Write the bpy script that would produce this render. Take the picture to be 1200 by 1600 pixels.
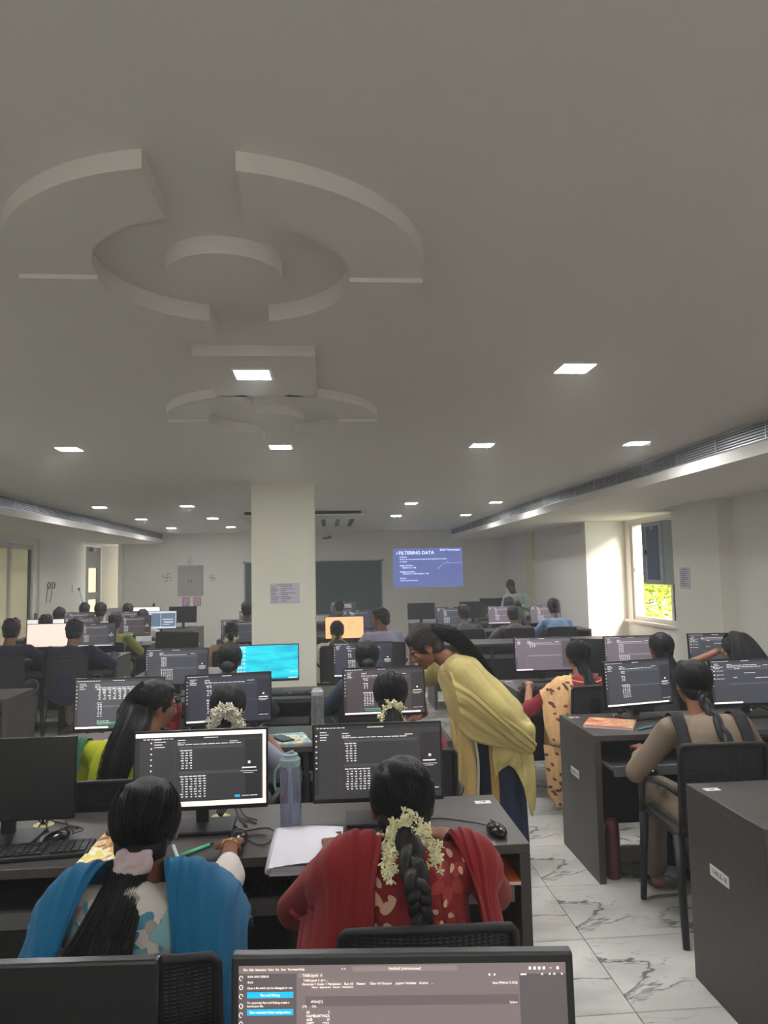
import bpy, bmesh, math, random
import numpy as np
from mathutils import Vector, Matrix, Euler
from mathutils.bvhtree import BVHTree

for o in list(bpy.data.objects): bpy.data.objects.remove(o)
S = bpy.context.scene
COL = S.collection
R = math.radians
PI = math.pi

# ------------------------------------------------------------------ camera
def make_camera():
    cd = bpy.data.cameras.new('camera'); co = bpy.data.objects.new('camera', cd); COL.objects.link(co)
    yaw, pitch, roll, f = 0.0794686, 0.0808504, 0.02, 1150.0
    fw = Vector((math.sin(yaw)*math.cos(pitch), math.cos(yaw)*math.cos(pitch), math.sin(pitch)))
    r = Vector((math.cos(yaw), -math.sin(yaw), 0)); u = r.cross(fw)
    c, s = math.cos(roll), math.sin(roll)
    r2 = c*r - s*u; u2 = s*r + c*u
    m = Matrix((r2, u2, -fw)).transposed().to_4x4(); m.translation = (0, 0, 1.63)
    co.matrix_world = m
    cd.sensor_fit = 'VERTICAL'; cd.sensor_height = 36; cd.lens = f/1600*36
    cd.clip_start = 0.02; cd.clip_end = 200
    S.camera = co
make_camera()

# ------------------------------------------------------------------ world, sun, exposure
W = bpy.data.worlds.new('world'); S.world = W; W.use_nodes = True
nt = W.node_tree; bg = nt.nodes['Background']
bg.inputs[0].default_value = (0.93, 0.97, 1.0, 1); bg.inputs[1].default_value = 4.5
sd = bpy.data.lights.new('sun', 'SUN'); sd.energy = 16.0; sd.angle = R(25); sd.color = (1, .80, .68)
so = bpy.data.objects.new('sun', sd); COL.objects.link(so)
so.rotation_euler = Vector((-.40, .80, -.42)).to_track_quat('-Z', 'Y').to_euler()
al = bpy.data.lights.new('rear_fill_light', 'AREA'); al.shape = 'RECTANGLE'; al.size = 4.5; al.size_y = 1.3; al.energy = 27; al.color = (1, .97, .93)
ao = bpy.data.objects.new('rear_fill_light', al); COL.objects.link(ao); ao.location = (-.6, -2.5, 1.55); ao.rotation_euler = (R(90), 0, 0)      # added area light, stands in for daylight from unseen windows behind the camera
LAMP = 232.0
S.view_settings.view_transform = 'Standard'; S.view_settings.look = 'None'
S.view_settings.exposure = 0.0; S.view_settings.gamma = 1.0; S.view_settings.use_curve_mapping = False

# ------------------------------------------------------------------ materials
def lin(c):
    out = []
    for v in c:
        v = v/255.0
        out.append(v/12.92 if v <= .04045 else ((v+.055)/1.055)**2.4)
    return (*out, 1.0)
MATS = {}
def mat(name, c, rough=.5, metal=0, var=.0, vscale=6, bump=0, bscale=60, emit=0, spec=None, trans=0, alpha=1, coat=0, sheen=0, stretch=None):
    if name in MATS: return MATS[name]
    m = bpy.data.materials.new(name); m.use_nodes = True; n = m.node_tree.nodes; l = m.node_tree.links
    b = n['Principled BSDF']; col = lin(c)
    b.inputs['Base Color'].default_value = col; b.inputs['Roughness'].default_value = rough
    b.inputs['Metallic'].default_value = metal
    if spec is not None: b.inputs['Specular IOR Level'].default_value = spec
    if trans: b.inputs['Transmission Weight'].default_value = trans
    if alpha < 1: b.inputs['Alpha'].default_value = alpha
    if coat: b.inputs['Coat Weight'].default_value = coat
    if sheen: b.inputs['Sheen Weight'].default_value = sheen
    if emit:
        b.inputs['Emission Color'].default_value = col; b.inputs['Emission Strength'].default_value = emit
    tc = None
    if var or bump:
        tc = n.new('ShaderNodeTexCoord'); mp = n.new('ShaderNodeMapping'); l.new(tc.outputs['Object'], mp.inputs[0])
        if stretch: mp.inputs['Scale'].default_value = stretch
    if var:
        nz = n.new('ShaderNodeTexNoise'); nz.inputs['Scale'].default_value = vscale; nz.inputs['Detail'].default_value = 5
        l.new(mp.outputs[0], nz.inputs['Vector'])
        rp = n.new('ShaderNodeMapRange'); rp.inputs[1].default_value = .3; rp.inputs[2].default_value = .7
        rp.inputs[3].default_value = 1-var; rp.inputs[4].default_value = 1+var
        l.new(nz.outputs[0], rp.inputs[0])
        mx = n.new('ShaderNodeVectorMath'); mx.operation = 'SCALE'; mx.inputs[0].default_value = col[:3]
        l.new(rp.outputs[0], mx.inputs['Scale']); l.new(mx.outputs[0], b.inputs['Base Color'])
    if bump:
        n2 = n.new('ShaderNodeTexNoise'); n2.inputs['Scale'].default_value = bscale; n2.inputs['Detail'].default_value = 4
        l.new(mp.outputs[0], n2.inputs['Vector'])
        bp = n.new('ShaderNodeBump'); bp.inputs['Strength'].default_value = bump; bp.inputs['Distance'].default_value = .01
        l.new(n2.outputs[0], bp.inputs['Height']); l.new(bp.outputs[0], b.inputs['Normal'])
    MATS[name] = m
    return m

def screen_mat(name, c, e=1.0):
    return mat('screen_'+name, c, rough=.35, emit=e)

def tile_material():
    m = bpy.data.materials.new('marble_tile'); m.use_nodes = True; n = m.node_tree.nodes; l = m.node_tree.links
    b = n['Principled BSDF']; b.inputs['Roughness'].default_value = .16
    tc = n.new('ShaderNodeTexCoord')
    def noise(scale, det, rough=.5, vec=None, sc=(1, 1, 1), dist=0):
        mp = n.new('ShaderNodeMapping'); mp.inputs['Scale'].default_value = sc
        mp.inputs['Rotation'].default_value = (0, 0, -.45)
        l.new(vec or tc.outputs['Object'], mp.inputs[0])
        z = n.new('ShaderNodeTexNoise'); z.inputs['Scale'].default_value = scale; z.inputs['Detail'].default_value = det
        z.inputs['Roughness'].default_value = rough; z.inputs['Distortion'].default_value = dist
        l.new(mp.outputs[0], z.inputs['Vector']); return z.outputs[0]
    def math_(op, a, bb=None, c=None):
        k = n.new('ShaderNodeMath'); k.operation = op
        for i, v in enumerate((a, bb, c)):
            if v is None: continue
            if isinstance(v, (int, float)): k.inputs[i].default_value = v
            else: l.new(v, k.inputs[i])
        return k.outputs[0]
    def rng(v, a, bb, c, d):
        k = n.new('ShaderNodeMapRange'); k.interpolation_type = 'SMOOTHSTEP'
        l.new(v, k.inputs[0])
        for i, q in enumerate((a, bb, c, d)): k.inputs[i+1].default_value = q
        return k.outputs[0]
    v1 = math_('ABSOLUTE', math_('SUBTRACT', noise(.85, 5, .55, sc=(1, 2.4, 1), dist=.7), .5))
    vein = rng(v1, 0.0, .014, 1, 0)
    gate = rng(noise(1.5, 2), .44, .58, 0, 1)
    v2 = math_('ABSOLUTE', math_('SUBTRACT', noise(2.0, 5, .55, sc=(1, 1.9, 1), dist=.9), .47))
    fine = math_('MULTIPLY', rng(v2, 0, .009, 1, 0), rng(noise(1.6, 2, sc=(1.3, 1, 1)), .5, .62, 0, .55))
    soft = rng(noise(1.3, 3, .5, sc=(1, 2.2, 1)), .45, .68, 0, .42)
    tot = math_('MINIMUM', math_('ADD', math_('ADD', math_('MULTIPLY', vein, gate), fine), soft), 1.0)
    mx = n.new('ShaderNodeMix'); mx.data_type = 'RGBA'
    mx.inputs['A'].default_value = lin((222, 221, 212)); mx.inputs['B'].default_value = lin((122, 124, 120))
    l.new(tot, mx.inputs['Factor']); l.new(mx.outputs['Result'], b.inputs['Base Color'])
    return m

# ------------------------------------------------------------------ mesh helpers
class MB:
    """collects shapes into one mesh"""
    def __init__(s): s.v = []; s.f = []
    def add(s, vs, fs):
        k = len(s.v); s.v += [tuple(v) for v in vs]; s.f += [tuple(i+k for i in f) for f in fs]; return s
    def box(s, x0, y0, z0, x1, y1, z1, bev=0, M=None):
        if bev <= 0:
            vs = [(x, y, z) for z in (z0, z1) for y in (y0, y1) for x in (x0, x1)]
            fs = [(0, 2, 3, 1), (4, 5, 7, 6), (0, 1, 5, 4), (2, 6, 7, 3), (0, 4, 6, 2), (1, 3, 7, 5)]
        else:
            bm = bmesh.new(); bmesh.ops.create_cube(bm, size=1)
            for v in bm.verts:
                v.co = Vector(((x0+x1)/2+v.co.x*(x1-x0), (y0+y1)/2+v.co.y*(y1-y0), (z0+z1)/2+v.co.z*(z1-z0)))
            bmesh.ops.bevel(bm, geom=bm.edges[:], offset=bev, segments=2, affect='EDGES', profile=.6)
            bm.verts.index_update(); vs = [v.co.copy() for v in bm.verts]; fs = [[v.index for v in f.verts] for f in bm.faces]; bm.free()
        if M is not None: vs = [M @ Vector(v) for v in vs]
        return s.add(vs, fs)
    def tube(s, pts, r, seg=8, cap=True):
        pts = [Vector(p) for p in pts]; n = len(pts)
        rs = r if isinstance(r, (list, tuple)) else [r]*n
        vs = []; fs = []; up = None
        for i, p in enumerate(pts):
            t = (pts[min(i+1, n-1)]-pts[max(i-1, 0)])
            t = t.normalized() if t.length > 1e-9 else Vector((0, 0, 1))
            if up is None:
                up = t.cross(Vector((0, 0, 1)))
                if up.length < .05: up = t.cross(Vector((1, 0, 0)))
                up.normalize()
            up = (up - t*up.dot(t));
            up = up.normalized() if up.length > 1e-6 else t.orthogonal().normalized()
            w = t.cross(up)
            for k in range(seg):
                a = 2*PI*k/seg; vs.append(p+(up*math.cos(a)+w*math.sin(a))*rs[i])
        for i in range(n-1):
            for k in range(seg):
                a = i*seg+k; b = i*seg+(k+1) % seg; fs.append((a, b, b+seg, a+seg))
        if cap: fs.append(tuple(range(seg))[::-1]); fs.append(tuple((n-1)*seg+k for k in range(seg)))
        return s.add(vs, fs)
    def lathe(s, prof, c=(0, 0, 0), seg=24, M=None):
        vs = []; fs = []; n = len(prof)
        for r, z in prof:
            for k in range(seg):
                a = 2*PI*k/seg; vs.append(Vector((c[0]+r*math.cos(a), c[1]+r*math.sin(a), c[2]+z)))
        for i in range(n-1):
            for k in range(seg):
                a = i*seg+k; b = i*seg+(k+1) % seg; fs.append((a, b, b+seg, a+seg))
        fs.append(tuple(range(seg))[::-1]); fs.append(tuple((n-1)*seg+k for k in range(seg)))
        if M is not None: vs = [M @ v for v in vs]
        return s.add(vs, fs)
    def ell(s, c, r, M=None, seg=16, rings=10):
        c = Vector(c); vs = [Vector((0, 0, -r[2]))]
        for i in range(1, rings):
            ph = -PI/2+PI*i/rings
            for k in range(seg):
                a = 2*PI*k/seg; vs.append(Vector((r[0]*math.cos(ph)*math.cos(a), r[1]*math.cos(ph)*math.sin(a), r[2]*math.sin(ph))))
        vs.append(Vector((0, 0, r[2])))
        fs = [(0, 1+(k+1) % seg, 1+k) for k in range(seg)]
        for i in range(rings-2):
            for k in range(seg):
                a = 1+i*seg+k; b = 1+i*seg+(k+1) % seg; fs.append((a, b, b+seg, a+seg))
        t = len(vs)-1; fs += [(t, t-seg+k, t-seg+(k+1) % seg) for k in range(seg)]
        if M is not None: vs = [M @ v for v in vs]
        return s.add([v+c for v in vs], fs)
    def cap(s, a, b, ra, rb, seg=14):
        a = Vector(a); b = Vector(b); d = b-a; L = d.length
        q = d.to_track_quat('Z', 'Y').to_matrix() if L > 1e-6 else Matrix.Identity(3)
        rows = []
        for i in range(6):
            ph = -PI/2+PI/2*i/5; rows.append((ra*math.cos(ph), ra*math.sin(ph)))
        for i in range(6):
            ph = PI/2*i/5; rows.append((rb*math.cos(ph), L+rb*math.sin(ph)))
        rows = [(max(r, 1e-4), z) for r, z in rows]
        vs = []; fs = []
        for r, z in rows:
            for k in range(seg):
                t = 2*PI*k/seg; vs.append(a+q @ Vector((r*math.cos(t), r*math.sin(t), z)))
        n = len(rows)
        for i in range(n-1):
            for k in range(seg):
                A = i*seg+k; B = i*seg+(k+1) % seg; fs.append((A, B, B+seg, A+seg))
        fs.append(tuple(range(seg))[::-1]); fs.append(tuple((n-1)*seg+k for k in range(seg)))
        return s.add(vs, fs)
    def mesh(s, name='mesh', smooth=False):
        me = bpy.data.meshes.new(name); me.from_pydata([tuple(v) for v in s.v], [], s.f); me.update()
        if smooth: me.polygons.foreach_set('use_smooth', [True]*len(me.polygons))
        return me
    def build(s, name, m, parent=None, smooth=False, auto=False):
        me = s.mesh(name, smooth or auto)
        if auto:
            try: me.set_sharp_from_angle(angle=R(35))
            except Exception: pass
        return link(name, me, m, parent)

def link(name, me, m, parent=None):
    o = bpy.data.objects.new(name, me); COL.objects.link(o)
    if m is not None:
        if isinstance(m, (list, tuple)):
            for q in m: me.materials.append(q)
        else: me.materials.append(m)
    if parent is not None: o.parent = parent
    return o

def tag(o, label, cat, group=None, kind=None):
    o['label'] = label; o['category'] = cat
    if group: o['group'] = group
    if kind: o['kind'] = kind
    return o
def thing(name, label, cat, loc=(0, 0, 0), rz=0, group=None):
    o = bpy.data.objects.new(name, None); COL.objects.link(o); o.location = loc; o.rotation_euler = (0, 0, rz)
    o.empty_display_size = .05
    return tag(o, label, cat, group)
def struct(name, mb, m, parent=None, smooth=False):
    o = mb.build(name, m, parent, smooth=smooth)
    if parent is None: o['kind'] = 'structure'
    return o
def children_of(o): return [c for c in COL.objects if c.parent == o]
def copy_tree(o, parent=None, kids=None):
    c = o.copy(); COL.objects.link(c); c.parent = parent
    for ch in KIDS.get(o.name, []): copy_tree(ch, c)
    return c
KIDS = {}
def register(root):
    """remember the children of a prototype so that copies are cheap"""
    allo = list(COL.objects)
    def rec(o):
        KIDS[o.name] = [c for c in allo if c.parent == o]
        for c in KIDS[o.name]: rec(c)
    rec(root); return root

def remesh(mb, voxel, it=4, disp=None):
    """fuse overlapping shapes into one continuous surface, then smooth"""
    me = mb.mesh('tmp'); o = bpy.data.objects.new('tmp', me); COL.objects.link(o)
    r = o.modifiers.new('r', 'REMESH'); r.mode = 'VOXEL'; r.voxel_size = voxel; r.use_smooth_shade = True
    if it:
        sm = o.modifiers.new('s', 'SMOOTH'); sm.factor = .5; sm.iterations = it
    dg = bpy.context.evaluated_depsgraph_get()
    out = bpy.data.meshes.new_from_object(o.evaluated_get(dg))
    bpy.data.objects.remove(o); bpy.data.meshes.remove(me)
    if disp is not None:
        n = len(out.vertices); co = np.empty(n*3); out.vertices.foreach_get('co', co); co = co.reshape(-1, 3)
        no = np.empty(n*3); out.vertices.foreach_get('normal', no); no = no.reshape(-1, 3)
        co = co + no*disp(co)[:, None]
        out.vertices.foreach_set('co', co.ravel()); out.update()
    out.polygons.foreach_set('use_smooth', [True]*len(out.polygons))
    return out

def folds(amp, f1=(24, 9, 11), f2=(7, 19, 31), seed=0):
    def fn(co):
        a = np.sin(co @ np.array(f1)+seed+1.7*np.sin(co @ np.array((9., 5., 7.))+seed*2.1))
        b = np.sin(co @ np.array(f2)+seed*1.3+1.3*np.sin(co @ np.array((4., 13., -8.))))
        return amp*(.6*a+.4*b)
    return fn

def catmull(P, n):
    """P: (k,3) -> (n,3)"""
    P = np.asarray(P, float); k = len(P)
    if k == 2:
        t = np.linspace(0, 1, n)[:, None]; return P[0]*(1-t)+P[1]*t
    Q = np.vstack([2*P[0]-P[1], P, 2*P[-1]-P[-2]]); out = []
    for t in np.linspace(0, k-1-1e-9, n):
        i = int(t); u = t-i; p0, p1, p2, p3 = Q[i], Q[i+1], Q[i+2], Q[i+3]
        out.append(.5*((2*p1)+(-p0+p2)*u+(2*p0-5*p1+4*p2-p3)*u*u+(-p0+3*p1-3*p2+p3)*u**3))
    return np.array(out)
def sheet(name, rows, m, parent, nu=26, nv=30, amp=.008, freq=7, th=.004, seed=0, sx=1.0, dz=0.0, over=None, gap=.010):
    """cloth through a grid of control points; folds run along v (rows are profiles in v)"""
    rows = [[(p[0]*sx, p[1], p[2]+dz) for p in r] for r in rows]
    prof = [catmull(r, nv) for r in rows]
    G = np.array([catmull([p[j] for p in prof], nu) for j in range(nv)])      # nv x nu x 3
    if over is not None:
        me_ = over.data; bvh = BVHTree.FromPolygons([v.co for v in me_.vertices], [tuple(p.vertices) for p in me_.polygons])
        for it_ in range(2):
            for j in range(nv):
                for i in range(nu):
                    p = Vector(G[j, i]); h = bvh.find_nearest(p)
                    if h[0] is not None and (p-h[0]).dot(h[1]) < gap: G[j, i] = h[0]+h[1]*gap
            K_ = G.copy(); K_[1:-1, 1:-1] = (G[1:-1, 1:-1]*2+G[:-2, 1:-1]+G[2:, 1:-1]+G[1:-1, :-2]+G[1:-1, 2:])/6; G = K_
        mask_ = True
    du = np.gradient(G, axis=1); dv = np.gradient(G, axis=0); N = np.cross(du, dv)
    N /= (np.linalg.norm(N, axis=2, keepdims=True)+1e-9)
    u = np.linspace(0, 1, nu)[None, :]; v = np.linspace(0, 1, nv)[:, None]
    w = np.sin(2*PI*freq*(u+.05*np.sin(5*v+seed))+seed)*.6+np.sin(2*PI*freq*1.7*(u+.04*np.sin(7*v+seed*2))+seed*3)*.4
    G = G+N*(amp*w)[:, :, None]
    A = G+N*th/2; B = G-N*th/2
    vs = [tuple(p) for p in A.reshape(-1, 3)]+[tuple(p) for p in B.reshape(-1, 3)]; K = nu*nv; fs = []
    for j in range(nv-1):
        for i in range(nu-1):
            a = j*nu+i; fs.append((a, a+1, a+1+nu, a+nu)); fs.append((a+K, a+nu+K, a+1+nu+K, a+1+K))
    for i in range(nu-1):
        fs.append((i, i+K, i+1+K, i+1)); q = (nv-1)*nu+i; fs.append((q, q+1, q+1+K, q+K))
    for j in range(nv-1):
        a = j*nu; fs.append((a, a+nu, a+nu+K, a+K)); b = j*nu+nu-1; fs.append((b, b+K, b+nu+K, b+nu))
    mb = MB(); mb.v = vs; mb.f = fs
    return mb.build(name, m, parent, smooth=True)

def text_mb(txt, size, M, ax='CENTER', depth=.0002):
    """lettering as geometry: returns MB in the XY plane transformed by M"""
    cu = bpy.data.curves.new('t', 'FONT'); cu.body = txt; cu.size = size; cu.align_x = ax; cu.align_y = 'CENTER'
    cu.resolution_u = 2; cu.extrude = depth
    o = bpy.data.objects.new('t', cu); COL.objects.link(o)
    dg = bpy.context.evaluated_depsgraph_get()
    me = bpy.data.meshes.new_from_object(o.evaluated_get(dg)); bpy.data.objects.remove(o)
    mb = MB(); mb.v = [tuple(M @ v.co) for v in me.vertices]; mb.f = [tuple(p.vertices) for p in me.polygons]
    bpy.data.meshes.remove(me); bpy.data.curves.remove(cu)
    return mb
def merge(*ms):
    o = MB()
    for m in ms: o.add(m.v, m.f)
    return o
FRONT = Matrix(((1, 0, 0, 0), (0, 0, -1, 0), (0, 1, 0, 0), (0, 0, 0, 1)))       # XY plane -> faces -Y
def T(x, y, z): return Matrix.Translation((x, y, z))

# materials used all over
WALL = mat('wall_paint', (230, 227, 216), .75, var=.02, vscale=1.2, bump=.05, bscale=90)
CEIL = mat('ceiling_paint', (226, 223, 216), .8, var=.015, vscale=.8, bump=.03, bscale=70)
WARM = mat('cream_paint', (222, 214, 178), .7)
LAM = mat('dark_laminate', (66, 61, 58), .42, var=.10, vscale=5, stretch=(1, 6, 1), bump=.03, bscale=120)
LAM2 = mat('dark_laminate_edge', (50, 47, 45), .45, var=.08)
GREYM = mat('grey_metal', (120, 122, 122), .4, metal=.5)
BLACKP = mat('black_plastic', (24, 24, 26), .45, bump=.02, bscale=200)
BLACKG = mat('black_gloss', (14, 14, 16), .22)
BEZ = mat('bezel', (18, 18, 19), .3)
CHAIR = mat('chair_plastic', (30, 30, 32), .5)
WHITEP = mat('white_plastic', (225, 224, 216), .4)
PAPER = mat('paper', (222, 220, 226), .8, var=.02, vscale=30)
INK = mat('ink', (60, 60, 78), .8)
SKIN = mat('skin', (132, 86, 62), .55, var=.06, vscale=25)
SKIN_D = mat('skin_dark', (98, 64, 48), .55, var=.06, vscale=25)
SKIN_L = mat('skin_light', (168, 118, 90), .55, var=.05, vscale=25)
HAIR = mat('hair_black', (14, 12, 12), .6, var=.4, vscale=60, stretch=(1, 1, .15), bump=.3, bscale=120)
HAIR_B = mat('hair_brown_black', (38, 31, 28), .42, var=.4, vscale=60, stretch=(1, 1, .15), bump=.3, bscale=120)
HAIR_S = mat('hair_strand', (13, 12, 12), .55, spec=.28)
GOLD = mat('gold', (205, 170, 90), .25, metal=1)
JASM = mat('jasmine', (236, 230, 186), .6, var=.15, vscale=80)
JASM_W = mat('jasmine_white', (232, 228, 205), .6, var=.1, vscale=80)
CABLE = mat('cable_black', (22, 22, 24), .5)

# ------------------------------------------------------------------ the room
XL, XF_L, XF_R, XR, YB, ZC, ZS = -5.15, -3.52, 2.80, 4.05, 16.5, 2.55, 2.335
Y0 = -2.6
def room():
    fl = MB().box(-5.3, Y0, -.06, 5.2, 18.0, -.006)
    f = struct('floor', fl, mat('grout', (104, 102, 96), .8))
    tm = tile_material(); tw, td = 1.10, .5445
    b = MB().box(-tw/2+.002, -td/2+.002, -.006, tw/2-.002, td/2-.002, .0, bev=.001)
    me = b.mesh('tile'); me.materials.append(tm)
    t0 = None
    for i in range(9):
        for j in range(31):
            x = 1.11-6*tw+tw/2+i*tw; y = 2.762-6*td+td/2+j*td
            if x > 4.6 or (i == 0 and j < 10): continue
            o = bpy.data.objects.new('tile', me); COL.objects.link(o); o.parent = f; o.location = (x, y, 0)
    # walls
    wb = MB().box(-4.48, YB, 0, XR, YB+.15, ZC)
    struct('wall_back', wb, WALL)
    struct('wall_back_recess', MB().box(XL, 17.4, 0, -4.48, 17.5, ZC).box(-4.50, YB-.10, 0, -4.40, YB, ZS), WALL)
    # left wall: solid parts around the glazed door (y 9.9..13.45) and the far door (y 16.3..17.35)
    lw = MB().box(XL-.15, Y0, 0, XL, 4.2, ZC).box(XL-.15, 4.2, 2.22, XL, 13.45, ZC).box(XL-.15, 13.45, 0, XL, 16.3, ZC).box(XL-.15, 16.3, 2.3, XL, 17.5, ZC).box(XL-.15, 17.35, 0, XL, 17.5, ZC)
    struct('wall_left', lw, WALL)
    struct('trim_1', MB().box(XL-.01, 13.62, 0, XL+.05, 13.80, ZS), WALL)
    # right wall with the window niche (y 8.45..11.05, back at x 4.55)
    rw = MB().box(XR, 11.05, 0, XR+.75, YB+.15, ZC).box(4.60, 8.2, 0, 4.78, 11.05, .84)
    rw.box(4.60, 8.2, 2.30, 4.78, 11.05, ZC).box(4.60, 8.2, .84, 4.78, 8.55, 2.3).box(4.60, 10.86, .84, 4.78, 11.05, 2.3)
    rw.box(4.10, 7.42, 0, 4.80, 8.45, ZC).box(4.25, Y0, 0, 4.40, 7.42, ZC).box(4.15, 3.0, 0, 4.25, 6.55, ZC)
    struct('wall_right', rw, WALL)
    struct('trim_2', MB().box(4.0, 14.1, 0, 4.05, 14.6, ZS), WARM)
    struct('trim_3', MB().box(3.97, 11.02, 0, 4.06, 11.22, ZS), WALL)
    struct('trim_4', MB().box(4.13, 6.2, 0.0, 4.16, 6.42, 2.0), WARM)
    struct('wall_rear', MB().box(-5.3, Y0-.1, 0, 4.4, Y0, ZC), WALL)
    # ceiling: high centre, lower side strips, fascias
    struct('ceiling', MB().box(XF_L, Y0, ZC, XF_R, 17.5, ZC+.1), CEIL)
    struct('ceiling_side_left', MB().box(XL-.15, Y0, ZS, XF_L-.001, 17.5, ZC+.1), CEIL)
    struct('ceiling_side_right', MB().box(XF_R+.001, Y0, ZS, 4.8, YB, ZC+.1), CEIL)
    # medallions: near half rings, deeper far half rings, centre discs
    def ring(name, cx, cy, x_side, y_side, drop):
        a0, b0 = .585, .365; pts = []
        # polygon of a quarter-ish ring cut by the slot (half width .1)
        n = 22; outer = []; inner = []
        ao = math.acos(.1/a0); ai = math.acos(.1/b0)
        for k in range(n+1): t = ao*k/n; outer.append((a0*math.cos(t), a0*math.sin(t)))
        for k in range(n+1): t = ai*k/n; inner.append((b0*math.cos(t), b0*math.sin(t)))
        loop = [(cx+x_side*x, cy+y_side*y) for x, y in outer+inner[::-1]]
        m = len(loop); vs = [(x, y, ZC-drop) for x, y in loop]+[(x, y, ZC+.01) for x, y in loop]
        fs = []
        for k in range(n):
            a, b, c, d = k, k+1, m-2-k, m-1-k
            fs.append((a, b, c, d))
        for k in range(m): fs.append((k, (k+1) % m, (k+1) % m+m, k+m))
        mb = MB(); mb.v = vs; mb.f = fs
        bm = bmesh.new(); me = mb.mesh(name); bm.from_mesh(me); bmesh.ops.recalc_face_normals(bm, faces=bm.faces); bm.to_mesh(me); bm.free()
        return link(name, me, CEIL)
    k = 1
    for cx, cy in ((-.285, 2.13), (-.285, 4.16)):
        for xs in (-1, 1):
            for ys, dr in ((-1, .045), (1, .058)):
                o = ring('ceiling_medallion_segment', cx, cy, xs, ys, dr); o['kind'] = 'structure'
                o['label'] = '%s %s quarter of the %s round plaster ceiling medallion' % ('near' if ys < 0 else 'far', 'left' if xs < 0 else 'right', 'larger-looking nearer' if cy < 3 else 'smaller-looking farther')
        d = MB().lathe([(.168, -.05), (.168, .01)], (cx, cy, ZC), 48).build('ceiling_medallion_disc', CEIL, auto=True)
        d['kind'] = 'structure'
    struct('ceiling_plaque', MB().box(-.525, 2.93, ZC-.045, -.035, 3.62, ZC+.01, bev=.0), CEIL)
    # pillar
    p = struct('pillar', MB().box(-.735, 7.35, 0, -.115, 7.95, ZC), mat('pillar_paint', (232, 230, 212), .7, var=.015))
room()

def ceiling_lights():
    fr = mat('lamp_frame', (230, 230, 226), .5); em = mat('lamp_diffuser', (250, 250, 252), .5, emit=LAMP)
    rows = {(-.31, 3.20): 'nearest downlight on the ceiling plaque, left of centre', (1.155, 3.25): 'large bright downlight at upper right over the aisle',
            (-1.82, 5.36): 'downlight over the left aisle, just in from the left vent', (-.32, 5.33): 'downlight just in front of the white pillar',
            (1.16, 5.31): 'downlight right of the pillar, second in its line from the camera', (2.32, 5.27): 'downlight closest to the right-hand vent'}
    proto = None
    spots = [(x, y, l) for (x, y), l in rows.items()]
    for x, nm in ((-2.96, 'beside the left vent'), (-1.83, 'over the left aisle'), (1.16, 'over the right aisle'), (2.33, 'beside the right vent')):
        for y, ny in ((9.9, 'nearer'), (12.1, 'farther'), (14.4, 'farthest')):
            if x > 0 and y > 14: continue
            spots.append((x, y, 'small %s downlight in the far ceiling line %s' % (ny, nm)))
    for x, y, l in ((-.31, 9.9, 'downlight hidden just behind the top of the pillar'), (-.31, 12.1, 'second downlight hidden behind the pillar'), (-1.82, 3.3, 'downlight just outside the left edge of the view'), (2.33, 3.25, 'downlight just outside the right edge of the view'), (-2.96, 5.3, 'downlight outside the view beside the left vent'),
        (-3, 1.0, 'downlight left of the camera'), (2.33, .9, 'downlight right of the camera'), (-1.82, -1.0, 'downlight behind the camera on the left'), (-.31, -1.0, 'downlight directly behind the camera'), (1.16, -1.0, 'downlight behind the camera on the right')):
        spots.append((x, y, l))
    for x, y, l in spots:
        z = ZC-.045 if (x, y) == (-.31, 3.20) else ZC
        if proto is None:
            t = thing('ceiling_downlight', l, 'ceiling light', (x, y, z), 0, 'square recessed downlights')
            f = MB()
            f.box(-.084, -.084, -.006, .084, -.074, .0).box(-.084, .074, -.006, .084, .084, .0).box(-.084, -.074, -.006, -.074, .074, .0).box(.074, -.074, -.006, .084, .074, .0)
            f.build('frame', fr, t); MB().box(-.074, -.074, -.005, .074, .074, .0).build('diffuser', em, t)
            proto = register(t)
        else:
            c = copy_tree(proto); c.location = (x, y, z); c['label'] = l
ceiling_lights()

def vents():
    met = mat('vent_aluminium', (150, 153, 156), .4, metal=.6); dark = mat('vent_dark', (52, 54, 56), .7)
    for side, x, sx, lab in (('L', XF_L, 1, 'long slatted air vent set in the left ceiling fascia'), ('R', XF_R, -1, 'long slatted air vent set in the right ceiling fascia')):
        y0, y1 = 3.2, 16.2
        t = thing('linear_air_vent', lab, 'air vent', (x, y0, 2.43)); L = y1-y0
        a, b = sorted((0, sx*.004)); MB().box(a, 0, 0, b, L, .1).build('backing', dark, t)
        a, b = sorted((0, sx*.014))
        MB().box(a, -.01, -.008, b, L+.01, 0).box(a, -.01, .1, b, L+.01, .108).build('frame', met, t)
        for k in range(5):
            z = .012+k*.019; MB().box(min(a, b)+.002, 0, z, max(a, b)-.001, L, z+.006).build('slat', met, t)
        for k in range(int(L/.6)+1):
            MB().box(a, k*.6, 0, b, k*.6+.012, .1).build('divider', met, t)
vents()

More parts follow.
